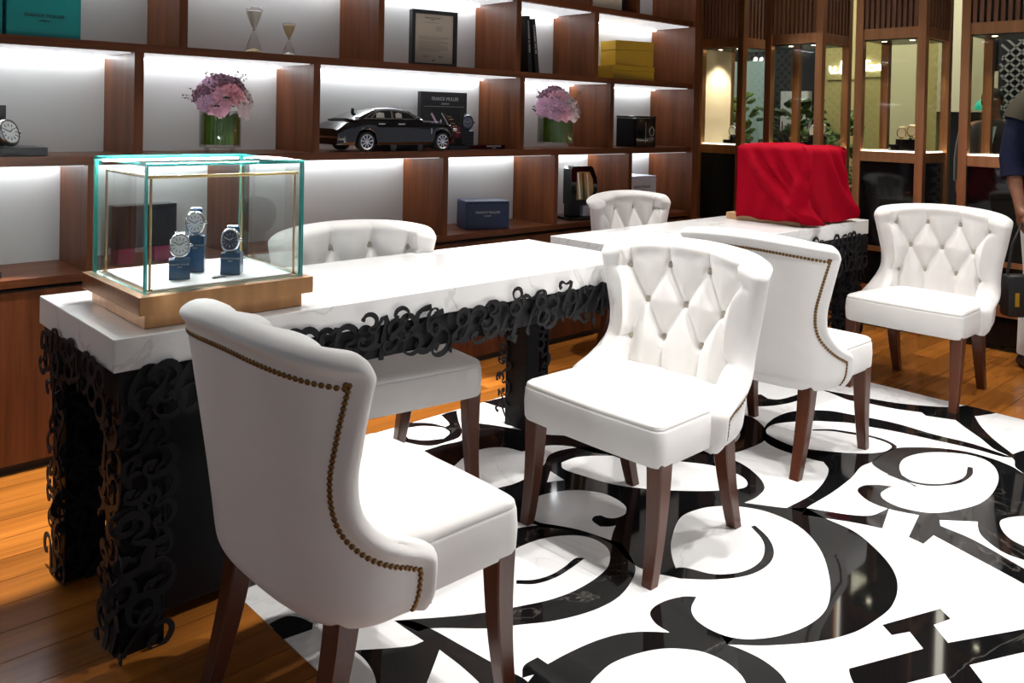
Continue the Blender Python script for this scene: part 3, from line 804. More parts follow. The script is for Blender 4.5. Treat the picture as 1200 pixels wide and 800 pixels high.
# ------------------------------------------------------------------ watches
def watch(parent, name, loc, tilt, rz, sc, dialm='dial', strapm='navy_leather', casem='chrome', full=True):
    # case faces -y, strap loop behind; parts of `parent`
    m = Matrix.Translation(loc) @ Matrix.Rotation(rz, 4, 'Z') @ Matrix.Rotation(tilt, 4, 'X') @ Matrix.Scale(sc, 4)
    def place(o): o.matrix_local = m; return o
    def barrel(w, h, n=28):
        out = []
        for i in range(n):
            a = 2 * PI * i / n; c, s = math.cos(a), math.sin(a)
            k = 1 / (abs(c) ** 2.8 + abs(s) ** 2.8) ** (1 / 2.8); x, y = c * k * w, s * k * h
            out.append((x * (1 - .16 * (y / h) ** 2), y))
        return out
    X = Matrix.Rotation(PI / 2, 4, 'X')
    mb = MB(); rg = []
    for d, g in ((0, .92), (.003, 1.0), (.008, 1.0), (.0115, .90), (.0115, .80), (.0095, .77)):
        rg.append([X @ Vector((x * g, y * g, d)) for x, y in barrel(.0225, .0285)])
    w = place(mb.loft(rg).build(name, casem, parent, 40))
    p2 = [X @ Vector((x * .78, y * .78, .0098)) for x, y in barrel(.0225, .0285)]
    d_ = MB(); d_.add(p2, [tuple(range(len(p2)))]); d_ = d_.build('watch_dial', dialm, w); 
    if full:
        mk = MB()
        for i in range(12):
            a = PI / 6 * i; r = .0135; mk.box((-.0007, -.0105, r - .003), (.0007, -.0100, r + .0025), mtx=Matrix.Rotation(a, 4, 'Y') @ Matrix.Diagonal((1, 1, 1.12, 1)))
        mk.box((-.0009, -.0112, 0), (.0009, -.0106, .010), mtx=Matrix.Rotation(.9, 4, 'Y')); mk.box((-.0008, -.0112, 0), (.0008, -.0106, .013), mtx=Matrix.Rotation(-1.1, 4, 'Y'))
        mk.build('dial_markers', 'ink' if dialm != 'dial_dark' else 'chrome', w)
        MB().lathe([(.003, 0), (.0036, .001), (.0036, .005), (.002, .006)], 12, mtx=Matrix.Translation((.0215, -.005, 0)) @ Matrix.Rotation(PI / 2, 4, 'Y')).build('crown', casem, w, 40)
    rings = []
    for i in range(23):
        a = R(62) + R(236) * i / 22
        cy, cz = .022 - .030 * math.cos(a), .033 * math.sin(a)
        hw = .0125 - .0025 * math.sin(PI * i / 22); d = Vector((0, -math.cos(a), math.sin(a))).normalized() * .0018
        c = Vector((0, cy, cz)); u = Vector((hw, 0, 0))
        rings.append([c - u - d, c + u - d, c + u + d, c - u + d])
    MB().loft(rings).build('watch_strap', strapm, w, 50)
    return w
def watch_stand(label, loc, rz, h, wd, tilt, dialm='dial', strapm='navy_leather', zlift=.034, lettering=True):
    t = thing('watch_stand', label, 'watch', loc, rz, None)
    MB().box((-wd, -.022, 0), (wd, .022, h), bev=.0015).build('block', 'navy_leather', t)
    MB().box((-.014, -.016, h - .012), (.014, .016, h + .004), bev=.002).build('slot_pad', 'black_matte', t)
    MB().box((-.009, -.002, h), (.009, .010, h + .03), bev=.002).build('cuff_support', 'navy_leather', t)
    if lettering: text('FRANCK MULLER', .0062, 'silver_print', t, (0, -.0226, h * .76), (PI / 2, 0, 0)); text('GENEVE', .0036, 'silver_print', t, (0, -.0226, h * .76 - .007), (PI / 2, 0, 0))
    watch(t, 'watch', (0, -.016, h + zlift + .002), tilt, 0, 1.12, dialm, strapm)
    return t

# ------------------------------------------------------------------ glass watch case on the near table
CX0, CX1, CY0, CY1, CZ = .757, 1.181, 2.085, 2.470, .842
case = thing('glass_case', 'glass watch case with green edges on a bronze base', 'display case', (0, 0, 0))
MB().box((CX0 - .022, CY0 - .030, .797), (CX1 + .016, CY1 + .012, .841), bev=.0015).build('base_plate', 'bronze_case', case)
MB().box((CX0 - .003, CY0 - .012, .7605), (CX1 - .008, CY1 - .01, .7965), bev=.001).build('plinth', 'bronze_case', case)
MB().box((CX0 + .022, CY0 + .022, .8415), (CX1 - .022, CY1 - .022, .846)).build('display_floor', 'display_white', case)
def pane(lo, hi, thin):
    mb = MB(); mb.box(lo, hi)
    o = mb.build('glass_pane', ['glass_clear', 'glass_edge'], case, fix=False)
    ax = thin
    for p in o.data.polygons:
        if abs(p.normal[ax]) < .5: p.material_index = 1
    return o
g = .009; zt_ = 1.158
pane((CX0, CY0, .8415), (CX1, CY0 + g, zt_ - g), 1); pane((CX0, CY1 - g, .8415), (CX1, CY1, zt_ - g), 1)
pane((CX0, CY0 + g + .0004, .8415), (CX0 + g, CY1 - g - .0004, zt_ - g), 0); pane((CX1 - g, CY0 + g + .0004, .8415), (CX1, CY1 - g - .0004, zt_ - g), 0)
pane((CX0, CY0, zt_ - g + .0003), (CX1, CY1, zt_), 2)
rx0, rx1, ry0, ry1, rz_ = CX0 + .018, CX1 - .020, CY0 + .016, CY1 - .05, 1.122
for (x, y) in ((rx0, ry0), (rx1, ry0), (rx0, ry1), (rx1, ry1)):
    MB().lathe([(.007, .8462), (.007, .850), (.0032, .851), (.0032, rz_)], 10, mtx=Matrix.Translation((x, y, 0))).build('corner_rod', 'brass', case, 40)
for a, b in (((rx0 - .01, ry0, rz_), (rx1 + .01, ry0, rz_)), ((rx0, ry0 + .005, rz_), (rx0, ry1 - .005, rz_))):
    MB().tube([a, b], .0042, 10).build('top_rail', 'brass', case, 40)
MB().box((CX0 + .02, CY1 - .022, zt_ - g - .006), (CX1 - .02, CY1 - .012, zt_ - g - .001)).build('glow_strip', 'led_case', case)
watch_stand('silver watch on a low navy block, front left in the glass case', (.893, 2.213, .8462), R(-22), .052, .026, R(-14))
watch_stand('silver watch on a tall navy block, rearmost in the glass case', (.966, 2.285, .8462), R(-30), .098, .024, R(2), zlift=.036)
watch_stand('dark watch on a navy block, right in the glass case', (1.030, 2.198, .8462), R(-38), .058, .026, R(-4), 'dial_dark', zlift=.034)
nm = thing('price_plate', 'tiny dark name plate on the white floor of the glass case', 'plate', (.975, 2.158, .8462), R(8))
MB().box((-.016, -.005, 0), (.016, .005, .004), bev=.0008).build('plate', 'steel_dark', nm)
MB().box((-.012, -.0052, .0012), (.012, -.005, .0028)).build('print', 'silver_print', nm)

# ------------------------------------------------------------------ things on the shelves
ZL, ZBt, ZAt, ZCt = .6865, 1.1135, 1.5355, 1.9485
def boxthing(name, label, cat, lo, hi, m, rz=0, bev=.002, lid=None, logo=None, group=None):
    cx, cy = (lo[0] + hi[0]) / 2, (lo[1] + hi[1]) / 2
    t = thing(name, label, cat, (cx, cy, lo[2]), rz, group)
    hx, hy, h = (hi[0] - lo[0]) / 2, (hi[1] - lo[1]) / 2, hi[2] - lo[2]
    if lid:
        MB().box((-hx + .0015, -hy + .0015, 0), (hx - .0015, hy - .0015, h * lid), bev=bev).build('box_body', m, t)
        MB().box((-hx, -hy, h * lid + .001), (hx, hy, h), bev=bev).build('lid', m, t)
    else:
        MB().box((-hx, -hy, 0), (hx, hy, h * .93), bev=bev).build('box_body', m, t)
        MB().box((-hx * .99, -hy * .99, h * .935), (hx * .99, hy * .99, h), bev=bev).build('lid', m, t)
    if logo:
        z, size, mm = logo
        text('FRANCK MULLER', size, mm, t, (0, -hy - .0012, z), (PI / 2, 0, 0)); text('GENEVE', size * .6, mm, t, (0, -hy - .0012, z - size * 1.05), (PI / 2, 0, 0))
    return t
boxthing('gift_box', 'large teal gift box at the top left of the shelving', 'box', (.735, 3.345, ZAt), (.975, 3.50, ZAt + .165), 'teal', 0, logo=(.075, .017, 'ink'))
boxthing('gift_box', 'teal gift box cut by the left edge of the picture', 'box', (.45, 3.35, ZAt), (.725, 3.52, ZAt + .19), 'teal', 0)

def hourglass(label, x, y, z, h, r, sand):
    t = thing('hourglass', label, 'hourglass', (x, y, z), 0, 'glass hourglasses on the shelf')
    pr = [(r * .72, 0), (r * .95, h * .02), (r * .98, h * .06), (r * .78, h * .2), (r * .40, h * .38), (r * .12, h * .485), (r * .12, h * .515), (r * .40, h * .62), (r * .85, h * .83), (r, h * .93), (r * .9, h * .985), (r * .6, h)]
    MB().lathe(pr, 24).build('bulb', 'glass_hour', t, 60)
    MB().lathe([(r * .05, h * .52), (r * .36, h * .63), (r * .78, h * .83), (r * .88, h * .90), (r * .5, h * .93)], 20).build('sand', sand, t, 60)
    MB().lathe([(r * .80, h * .012), (r * .88, h * .05), (r * .5, h * .09), (.001, h * .13)], 20).build('sand', 'sand' if sand == 'sand_white' else 'sand_white', t, 60)
    MB().lathe([(r * .16, h * .48), (r * .2, h * .5), (r * .16, h * .52)], 14).build('neck_ring', 'chrome', t, 60)
m_ = mat('sand_white', (.62, .58, .50), .5)
m_ = mat('glass_hour', (.9, .9, .9), .03); MATS['glass_hour'].node_tree.nodes['Principled BSDF'].inputs['Transmission Weight'].default_value = 1.0
MATS['glass_hour'].node_tree.nodes['Principled BSDF'].inputs['IOR'].default_value = 1.22
hourglass('tall clear hourglass with pale sand beside a shorter one', 1.70, 3.45, ZAt, .203, .035, 'sand_white')
hourglass('short hourglass with amber sand beside a taller one', 1.866, 3.45, ZAt, .152, .029, 'sand')

fr = thing('certificate_frame', 'black framed certificate leaning on the upper shelf', 'picture frame', (2.685, 3.46, ZAt), R(-12))
FW, FH = .128, .286
for lo, hi in (((-FW, -.02, 0), (-FW + .018, .02, FH)), ((FW - .018, -.02, 0), (FW, .02, FH)), ((-FW + .0182, -.02, 0), (FW - .0182, .02, .018)), ((-FW + .0182, -.02, FH - .018), (FW - .0182, .02, FH))):
    MB().box(lo, hi, bev=.0015).build('frame_bar', 'black_matte', fr)
MB().box((-FW + .019, -.006, .019), (FW - .019, .006, FH - .019)).build('certificate', 'paper', fr)
MB().box((-FW + .019, .008, .019), (FW - .019, .019, FH - .019)).build('backing', 'black_matte', fr)
pr = MB()
def line(x0, x1, z, th=.0012): pr.box((x0, -.0068, z), (x1, -.0062, z + th))
for k in range(4): line(.01, .05 - .008 * (k % 2), .205 - .0065 * k)
line(-.05, .03, .225)
for k in range(11): line(-.085, .085 - (.05 if k in (2, 5, 10) else RND.uniform(0, .006)), .152 - .0068 * k - (.004 if k > 2 else 0))
pr.build('text_lines', 'ink', fr)
text('FRANCK MULLER', .0115, 'ink', fr, (-.008, -.0068, .248), (PI / 2, 0, 0)); text('GENEVE', .007, 'ink', fr, (-.008, -.0068, .239), (PI / 2, 0, 0))
for sx, w in ((-.045, .03), (.04, .024)):
    pts = [(sx + w * (i / 14 - .5), -.0068, .052 + .008 * math.sin(i * 1.9) * (1 - i / 20)) for i in range(15)]
    MB().tube(pts, .0006, 4).build('signature', 'ink', fr)
MB().box((-.004, -.0068, .028), (.004, -.0062, .036)).build('emblem', 'ink', fr)

for k, (x, lean, col) in enumerate(((3.296, 5, 0), (3.352, 8, 0))):
    b = thing('book', ('black book leaning left on the upper shelf, outer of two', 'black book leaning left on the upper shelf, nearer the divider')[1 - k], 'book', (x, 3.40, ZAt), 0, 'black books leaning on the upper shelf')
    M_ = Matrix.Rotation(R(-lean), 4, 'Y')
    hh = .315 - .012 * k
    def bp(nm_, lo, hi, m):
        o = MB().box(lo, hi, bev=.0008 if nm_ != 'pages' else 0).build(nm_, m, b); o.matrix_local = M_; return o
    bp('front_cover', (.0, -.012, 0), (.0025, .17, hh), 'black_matte'); bp('back_cover', (.0275, -.012, 0), (.03, .17, hh), 'black_matte')
    bp('spine', (.0, -.0155, 0), (.03, -.0125, hh), 'black_matte'); bp('pages', (.003, -.011, .004), (.027, .166, hh - .004), 'paper')
    mk = MB(); z = hh * .36
    while z < hh * .88:
        hgt = RND.uniform(.004, .010); mk.box((.0105, -.0163, z), (.0195, -.0157, z + hgt)); z += hgt + RND.choice((.002, .003, .009))
    o = mk.build('spine_print', 'silver_print', b); o.matrix_local = M_

boxthing('yellow_box', 'wide yellow box underneath a smaller yellow box', 'box', (4.035, 3.36, ZAt), (4.385, 3.56, ZAt + .088), 'yellow_box', R(-8), lid=.62)
boxthing('yellow_box', 'smaller yellow box stacked on the wide yellow box', 'box', (4.10, 3.37, ZAt + .089), (4.385, 3.55, ZAt + .245), 'yellow_box', R(-18), lid=.62)

def petal_mesh(r):
    mb = MB(); vs = []; n = 4
    for i in range(n + 1):
        t = i / n; w = .62 * math.sin(PI * min(1, t * .86 + .12)) ** .8
        for j in range(5):
            u = (j - 2) / 2
            vs.append((u * w * r, .16 * r * (u * u) + .42 * r * t * t - .1 * r * math.sin(t * 9 + u * 3) * t, t * r * (1 - .10 * u * u)))
    fs = [(i * 5 + j, i * 5 + j + 1, (i + 1) * 5 + j + 1, (i + 1) * 5 + j) for i in range(n) for j in range(4)]
    return vs, fs
def bloom(parent, c, r, m, rnd, out):
    mb = MB(); vs, fs = petal_mesh(r)
    q = Vector(out).to_track_quat('Z', 'Y').to_matrix().to_4x4(); n = 26
    for i in range(n):
        f = i / n; ang = i * 2.399; til = -.15 + 1.25 * f ** .8; sc = .55 + .45 * f
        M_ = Matrix.Translation(c) @ q @ Matrix.Rotation(ang, 4, 'Z') @ Matrix.Translation((0, .08 * r * f, -.35 * r)) @ Matrix.Rotation(til + rnd.uniform(-.12, .12), 4, 'X').inverted() @ Matrix.Scale(sc, 4)
        mb.add([M_ @ Vector(v) for v in vs], fs)
    return mb.build('bloom', m, parent, 60, fix=False)
def vase(label, x, y, rv, hv, foot, blooms, sprigs, seed, shape):
    rnd = random.Random(seed)
    t = thing('flower_vase', label, 'flowers', (x, y, ZBt), 0)
    if shape == 'round':
        MB().lathe([(rv * .72, 0), (rv * .74, .004), (rv * .74, foot - .002), (rv * .7, foot)], 28).build('foot', 'glass_thin', t, 40)
        ring = lambda r, z: [Vector((r * math.cos(2 * PI * k / 40), r * math.sin(2 * PI * k / 40), z)) for k in range(40)]
    ow = MB(); ow.lathe([(rv * .96, foot + .001), (rv, foot + .008), (rv, foot + hv), (rv - .004, foot + hv), (rv - .004, foot + .011), (.001, foot + .009)], 40, cap=False); ow.build('vase_glass', 'glass_thin', t, 40)
    # broad leaves lining the inside of the glass
    for k in range(5):
        mb = MB(); vs = []; nn = 14
        a0 = k * 2 * PI / 5
        for i in range(nn + 1):
            a = a0 + (2 * PI / 5) * 1.18 * i / nn; rr = rv - .007 - .0016 * (k % 2)
            for j in range(7):
                z = foot + .014 + (hv - .03) * j / 6 + .006 * math.sin(i * .9 + k) * (j / 6)
                r2 = rr - .0012 * (i % 2)
                vs.append((r2 * math.cos(a), r2 * math.sin(a), z))
        fs = [(i * 7 + j, (i + 1) * 7 + j, (i + 1) * 7 + j + 1, i * 7 + j + 1) for i in range(nn) for j in range(6)]
        mb.add(vs, fs); mb.build('lining_leaf', 'leaf', t, fix=False)
    top = foot + hv + (.014 if shape == 'round' else 0)
    for (bx, by, bz, r, m) in blooms:
        bloom(t, Vector((bx, by, top + bz)), r * 1.12, m, rnd, (bx * 3, by * 3 - .05, .10 + bz))
    sp = MB()
    for i in range(sprigs):
        a = rnd.uniform(0, 2 * PI); rad = rnd.uniform(.6, 1.25) * rv; hz = rnd.uniform(.09, .17)
        p0 = Vector((.3 * rad * math.cos(a), .3 * rad * math.sin(a), top - .01)); p1 = Vector((rad * 1.25 * math.cos(a), rad * 1.1 * math.sin(a), top + hz))
        if i < 3 and shape == 'round': p1 = Vector((-rv * rnd.uniform(1.7, 2.25), -.02, top + rnd.uniform(.035, .085)))
        pm = (p0 + p1) / 2 + Vector((0, 0, .02)); sp.tube([p0, pm, p1], .0009, 4)
        for q in range(8):
            f = .55 + .45 * q / 8; p = p0.lerp(p1, f) + Vector((rnd.uniform(-.009, .009), rnd.uniform(-.009, .009), rnd.uniform(-.004, .01)))
            sp.ball(p, rnd.uniform(.0022, .0042), 6, 4)
    if sp.v: stuff(sp.build('berry_sprigs', 'stem', t, fix=False))
    st = MB()
    for i in range(7):
        a = i * .9; st.tube([(.3 * rv * math.cos(a), .3 * rv * math.sin(a), foot + .015), (.5 * rv * math.cos(a), .5 * rv * math.sin(a), top + .03)], .0022, 5)
    stuff(st.build('stems', 'leaf_dark', t, fix=False))
    lf = MB()
    for i in range(10):
        a = rnd.uniform(0, 2 * PI); rr = rv * rnd.uniform(.7, 1.1)
        M_ = Matrix.Translation((rr * math.cos(a), rr * math.sin(a), top + rnd.uniform(0, .05))) @ Matrix.Rotation(a - PI / 2, 4, 'Z') @ Matrix.Rotation(rnd.uniform(-1.2, -.5), 4, 'X')
        vs, fs = petal_mesh(.032); lf.add([M_ @ Vector(v) for v in vs], fs)
    stuff(lf.build('foliage', 'leaf_dark', t, fix=False))
    return t
vase('large glass vase of pink and mauve peonies above the glass watch case', 1.553, 3.445, .085, .155, .020,
     [(-.045, -.072, .030, .058, 'petal_pink'), (.080, -.060, .022, .058, 'petal_pale'), (.028, -.078, .064, .048, 'petal_rose'), (-.10, -.02, .06, .04, 'petal_plum'), (-.06, .0, .105, .042, 'petal_mauve'),
      (.005, -.02, .125, .042, 'petal_plum'), (.085, .0, .10, .044, 'petal_plum'), (.12, -.02, .045, .040, 'petal_pale'), (-.02, -.05, .045, .036, 'petal_pink'), (.05, .05, .09, .045, 'petal_pink'), (-.05, .06, .07, .045, 'petal_mauve'), (-.10, -.05, .025, .034, 'petal_mauve')], 16, 11, 'round')
vase('smaller glass vase of pale pink hydrangeas on the middle shelf', 3.563, 3.425, .106, .165, .022,
     [(-.08, -.08, .05, .062, 'petal_mauve'), (.03, -.10, .05, .066, 'petal_pale'), (.11, -.06, .05, .060, 'petal_pale'), (-.03, -.06, .11, .058, 'petal_pink'), (.06, -.03, .12, .060, 'petal_pale'), (-.12, -.01, .06, .055, 'petal_mauve'), (-.05, .03, .14, .055, 'petal_plum'), (.03, .03, .16, .05, 'petal_plum'), (.12, .03, .09, .055, 'petal_pale'), (-.04, -.11, .03, .05, 'petal_pink'), (0, .08, .10, .06, 'petal_pink')], 10, 12, 'tall')

# ------------------------------------------------------------------ model car
def model_car():
    L = .700; t = thing('model_car', 'glossy black model limousine with chrome wheels on the middle shelf', 'model car', (2.395, 3.425, ZBt), 0)
    # side outline (x along car, rear = 0, front = L); car width .25
    up = [(.004, .085), (.008, .125), (.05, .138), (.11, .143), (.175, .150)]
    deck = up + [(.42, .148), (.445, .143), (.52, .141), (.62, .134), (.668, .126), (.690, .112), (.698, .085), (.698, .050)]
    xs = np.linspace(.004, .698, 60)
    dz = np.interp(xs, [p[0] for p in deck], [p[1] for p in deck])
    dz = np.convolve(np.pad(dz, 2, mode='edge'), np.ones(5) / 5, 'valid')
    W2 = np.interp(xs, [.004, .03, .12, .35, .58, .66, .698], [.098, .112, .122, .124, .121, .112, .090])
    zb = np.full(60, .030)
    RW, FWX, RWX, WR = .047, .590, .146, .046
    rings = []
    for i, x in enumerate(xs):
        w, h, b = W2[i], dz[i], .032
        for cx in (RWX, FWX):     # wheel arches raise the lower edge of the flank
            d = abs(x - cx)
            if d < .054: b = max(b, .044 + math.sqrt(.054 ** 2 - d * d))
        b = min(b, h - .02)
        half = [(w * .90, b), (w * .985, b + .012), (w, (b + h) / 2), (w * .985, h - .016), (w * .93, h - .004), (w * .55, h + .002)]
        r = [Vector((x - L / 2, -y, z)) for y, z in half] + [Vector((x - L / 2, y, z)) for y, z in reversed(half)]
        rings.append(r)
    MB().loft(rings).build('car_body', 'car_paint', t, 35)
    # greenhouse
    roof = [(.075, .146), (.13, .170), (.19, .194), (.25, .204), (.33, .205), (.385, .197), (.43, .176), (.475, .150)]
    gx = np.linspace(.078, .472, 30); gz = np.interp(gx, [p[0] for p in roof], [p[1] for p in roof]); gz = np.convolve(np.pad(gz, 2, mode='edge'), np.ones(5) / 5, 'valid')
    rg = []
    for x, z in zip(gx, gz):
        k = max(.0, (z - .146) / .06); wb, wt = .116, .116 - .028 * k
        half = [(wb, .140), (wb - .004, .146), (wt + .004, max(.147, z - .012)), (wt - .006, max(.148, z - .003)), (wt * .5, z + .002)]
        rg.append([Vector((x - L / 2, -y, q)) for y, q in half] + [Vector((x - L / 2, y, q)) for y, q in reversed(half)])
    MB().loft(rg).build('roof', 'car_paint', t, 35)
    for side in (-1, 1):
        def gl(poly, nm_, m, d):
            vs = []
            for x, z in poly:
                k = max(0, (z - .146) / .06); vs.append(Vector((x - L / 2, side * (.1175 - .026 * k + d), z)))
            c = MB(); c.add(vs, [tuple(range(len(vs)))]); return c.build(nm_, m, t)
        gl([(.130, .152), (.415, .152), (.440, .155), (.395, .184), (.335, .194), (.23, .194), (.185, .184)], 'window_trim', 'chrome', .0002)
        for poly in ([(.140, .156), (.168, .156), (.205, .186), (.190, .182)], [(.176, .156), (.285, .156), (.288, .191), (.232, .191), (.212, .186)], [(.298, .156), (.425, .156), (.392, .181), (.334, .190), (.300, .191)]):
            gl(poly, 'side_window', 'car_glass', .0010)
        gl([(.20, .158), (.245, .158), (.248, .180), (.222, .184), (.205, .178)], 'headrest', 'leather_seat', .0014)
        gl([(.31, .158), (.345, .158), (.348, .178), (.33, .184), (.312, .178)], 'headrest', 'leather_seat', .0014)
        for cx in (RWX, FWX):
            m_ = Matrix.Translation((cx - L / 2, side * .100, WR)) @ Matrix.Rotation(-side * PI / 2, 4, 'X')
            w_ = MB().lathe([(.030, -.018), (.044, -.018), (.046, -.012), (.046, .016), (.042, .021), (.034, .021), (.033, .017)], 30, mtx=m_).build('tyre', 'rubber', t, 40)
            rm = MB(); rm.lathe([(.033, .014), (.0345, .022), (.031, .0225), (.030, .017)], 30, cap=False, mtx=m_)
            rm.lathe([(.0005, .0235), (.007, .0230), (.009, .020)], 14, cap=False, mtx=m_)
            for q in range(9):
                rm.box((-.0026, .006, .0165), (.0026, .032, .0205), mtx=m_ @ Matrix.Rotation(q * 2 * PI / 9, 4, 'Z'))
            rm.build('wheel_rim', 'chrome', w_, 40)
            MB().lathe([(.001, .012), (.033, .012)], 24, cap=False, mtx=m_).build('brake_disc', 'steel_dark', w_)
        MB().box((.05 - L / 2, side * .1235 - .0012, .112), (.66 - L / 2, side * .1235 + .0012, .1136)).build('waist_line', 'steel_dark', t)
        for x in (.205, .318): MB().box((x - L / 2, side * .1245 - .0015, .128), (x + .038 - L / 2, side * .1245 + .0015, .132)).build('door_handle', 'chrome', t)
        MB().box((.515 - L / 2, side * .1235 - .0012, .085), (.519 - L / 2, side * .1235 + .0012, .112)).build('wing_vent', 'chrome', t)
        MB().ball((.425 - L / 2, side * .135, .158), .012, 12, 8, scale=(1, .9, .7)).build('door_mirror', 'car_paint', t, 60)
        MB().box((.668 - L / 2, side * .088 - .018, .098), (.692 - L / 2, side * .088 + .018, .112), bev=.002).build('headlamp', 'chrome', t)
    fw = MB(); fw.add([Vector((x - L / 2, y, z)) for x, y, z in ((.402, -.085, .192), (.462, -.105, .158), (.462, .105, .158), (.402, .085, .192))], [(0, 1, 2, 3)]); fw.build('windscreen', 'car_glass', t)
    MB().box((.694 - L / 2, -.045, .055), (.701 - L / 2, .045, .125), bev=.002).build('grille', 'chrome', t)
    MB().box((.50 - L / 2, -.006, .1425), (.665 - L / 2, .006, .1445)).build('bonnet_strip', 'chrome', t)
    MB().lathe([(.004, .128), (.002, .132), (.0015, .146), (.0035, .150), (.0005, .156)], 8, mtx=Matrix.Translation((.672 - L / 2, 0, 0))).build('bonnet_ornament', 'chrome', t, 40)
    MB().box((.09 - L / 2, -.10, .030), (.64 - L / 2, .10, .052)).build('chassis', 'black_matte', t)
    for x in (.30, .46): MB().box((x - L / 2, -.09, .0), (x + .03 - L / 2, .09, .031)).build('stand_block', 'black_matte', t)
    MB().box((-.345, -.108, .062), (-.3475, .108, .070)).build('rear_bumper', 'chrome', t)
    # raised boot lid figure (aerial fin)
    MB().box((.135 - L / 2, -.003, .172), (.15 - L / 2, .003, .200), bev=.001).build('aerial', 'car_paint', t)
model_car()

# ------------------------------------------------------------------ black display board with watch, tray
db = thing('display_board', 'black brand display board with red strap picture beside the model car', 'display board', (2.872, 3.605, ZBt + .001), R(-6))
BW, BH = .148, .300
MB().box((-BW, -.012, 0), (BW, .02, BH), bev=.002).build('board', 'black_matte', db)
MB().box((-BW + .066, -.0135, .055), (BW - .045, -.0122, BH - .085)).build('picture', 'dark_cloth', db)
MB().box((-BW + .066, -.0145, .055), (BW - .045, -.0136, .115)).build('picture_base', 'magenta', db)
for a, b, w in (((-.082, .185), (.0, .06), .006), ((-.018, .188), (.07, .06), .003)):
    st = MB(); d = Vector((b[0] - a[0], 0, b[1] - a[1])).normalized(); nn = Vector((-d.z, 0, d.x)) * w
    st.add([Vector((a[0], -.0152, a[1])) - nn, Vector((b[0], -.0152, b[1])) - nn, Vector((b[0], -.0152, b[1])) + nn, Vector((a[0], -.0152, a[1])) + nn], [(0, 1, 2, 3)]); st.build('strap_print', 'silver_print' if w < .005 else 'petal_mauve', db)
for k in range(6):
    z = .182 - .018 * k; x = -.006 + .013 * k
    MB().tube([(x, -.0155, z), (x + .022, -.0155, z - .012), (x + .05, -.0155, z - .016 + .006 * (k % 2))], .0016, 5).build('numeral_print', 'brass', db)
text('FRANCK MULLER', .027, 'silver_print', db, (.005, -.0128, BH - .038), (PI / 2, 0, 0), sx=.82); text('GENEVE', .014, 'silver_print', db, (.005, -.0128, BH - .064), (PI / 2, 0, 0))
MB().box((-BW + .02, -.0128, BH - .079), (BW - .02, -.0122, BH - .0775)).build('rule', 'silver_print', db)
ty = thing('display_tray', 'low black display tray with silver lettering on the middle shelf', 'tray', (2.95, 3.50, ZBt), 0)
MB().box((-.19, -.09, 0), (.205, .065, .0215), bev=.002).build('tray', 'black_gloss', ty)
text('FRANCK MULLER', .0135, 'white_print', ty, (.122, -.0912, .0145), (PI / 2, 0, 0)); text('GENEVE', .007, 'white_print', ty, (.122, -.0912, .005), (PI / 2, 0, 0))
ws = thing('watch_stand', 'blue watch on a black stand in front of the display board', 'watch', (2.93, 3.468, ZBt + .0222), R(-35))
MB().box((-.034, -.022, 0), (.034, .022, .075), bev=.002).build('block', 'black_gloss', ws)
MB().box((-.010, -.004, .070), (.010, .008, .10), bev=.002).build('cuff_support', 'black_matte', ws)
watch(ws, 'watch', (0, -.014, .118), R(-5), 0, 1.35, 'dial_dark', 'navy_leather', 'steel_dark')

bx = thing('black_box', 'square black gloss box with silver ornament beside the end of the shelf', 'box', (4.345, 3.455, ZBt), R(-2))
MB().box((-.095, -.085, 0), (.095, .085, .185), bev=.003).build('box_body', 'black_gloss', bx)
MB().box((-.096, -.086, .186), (.096, .086, .199), bev=.003).build('lid', 'black_gloss', bx)
orn = MB()
for k in range(5):
    a = k * 2 * PI / 5; orn.tube([(.055 + .026 * math.cos(a + q * .35) * (1 - q * .06), -.0862, .10 + .034 * math.sin(a + q * .35) * (1 - q * .06)) for q in range(7)], .0012, 4)
for k in range(6): orn.tube([(.035 + .008 * k, -.0862, .03 + .012 * (k % 3)), (.04 + .008 * k, -.0862, .05 + .008 * (k % 2)), (.032 + .009 * k, -.0862, .062)], .0011, 4)
stuff(orn.build('ornament', 'silver_print', bx))
MB().box((-.006, -.0862, .03), (-.003, -.0855, .16)).build('edge_line', 'silver_print', bx)

boxthing('navy_box', 'navy blue watch box with a small grey emblem on the lower ledge', 'box', (2.92, 3.375, ZL), (3.165, 3.535, ZL + .150), 'navy_box', R(-22), logo=(.09, .018, 'silver_print'))
boxthing('white_box', 'pale lilac box in the narrow lower compartment at the end', 'box', (4.205, 3.40, ZL), (4.50, 3.60, ZL + .24), 'white_box', 0, logo=(.17, .022, 'ink'))

wt = thing('watch_winder', 'tall black watch display tower with gold window on the lower ledge', 'watch winder', (3.80, 3.44, ZL), R(-16))
MB().box((-.125, -.085, 0), (.125, .085, .016), bev=.003).build('base', 'black_gloss', wt)
MB().box((-.085, -.03, .0165), (-.01, .04, .10), bev=.004).build('neck', 'black_gloss', wt)
prf = [(-.088, .09), (.075, .09), (.092, .13), (.096, .19), (.088, .25), (.064, .305), (.052, .318), (-.075, .318), (-.088, .30)]
MB().prism(prf, -.045, .05, mtx=Matrix.Rotation(PI / 2, 4, 'X')).build('housing', 'black_gloss', wt, 30)
win = [(-.052, .118), (.052, .118), (.066, .17), (.060, .24), (.036, .285), (-.052, .285)]
MB().prism(win, .0495, .0515, mtx=Matrix.Rotation(PI / 2, 4, 'X')).build('window', 'gold_face', wt)
for k, (m, dx) in enumerate((('dial', -.028), ('leaf_dark', .004), ('cream', .034))):
    pn = MB(); pn.add([Vector((dx - .009, -.0522, .122)), Vector((dx + .009, -.0522, .122)), Vector((dx - .012, -.0522, .278)), Vector((dx - .022, -.0522, .278))], [(0, 1, 2, 3)]); pn.build('window_strip', m, wt)
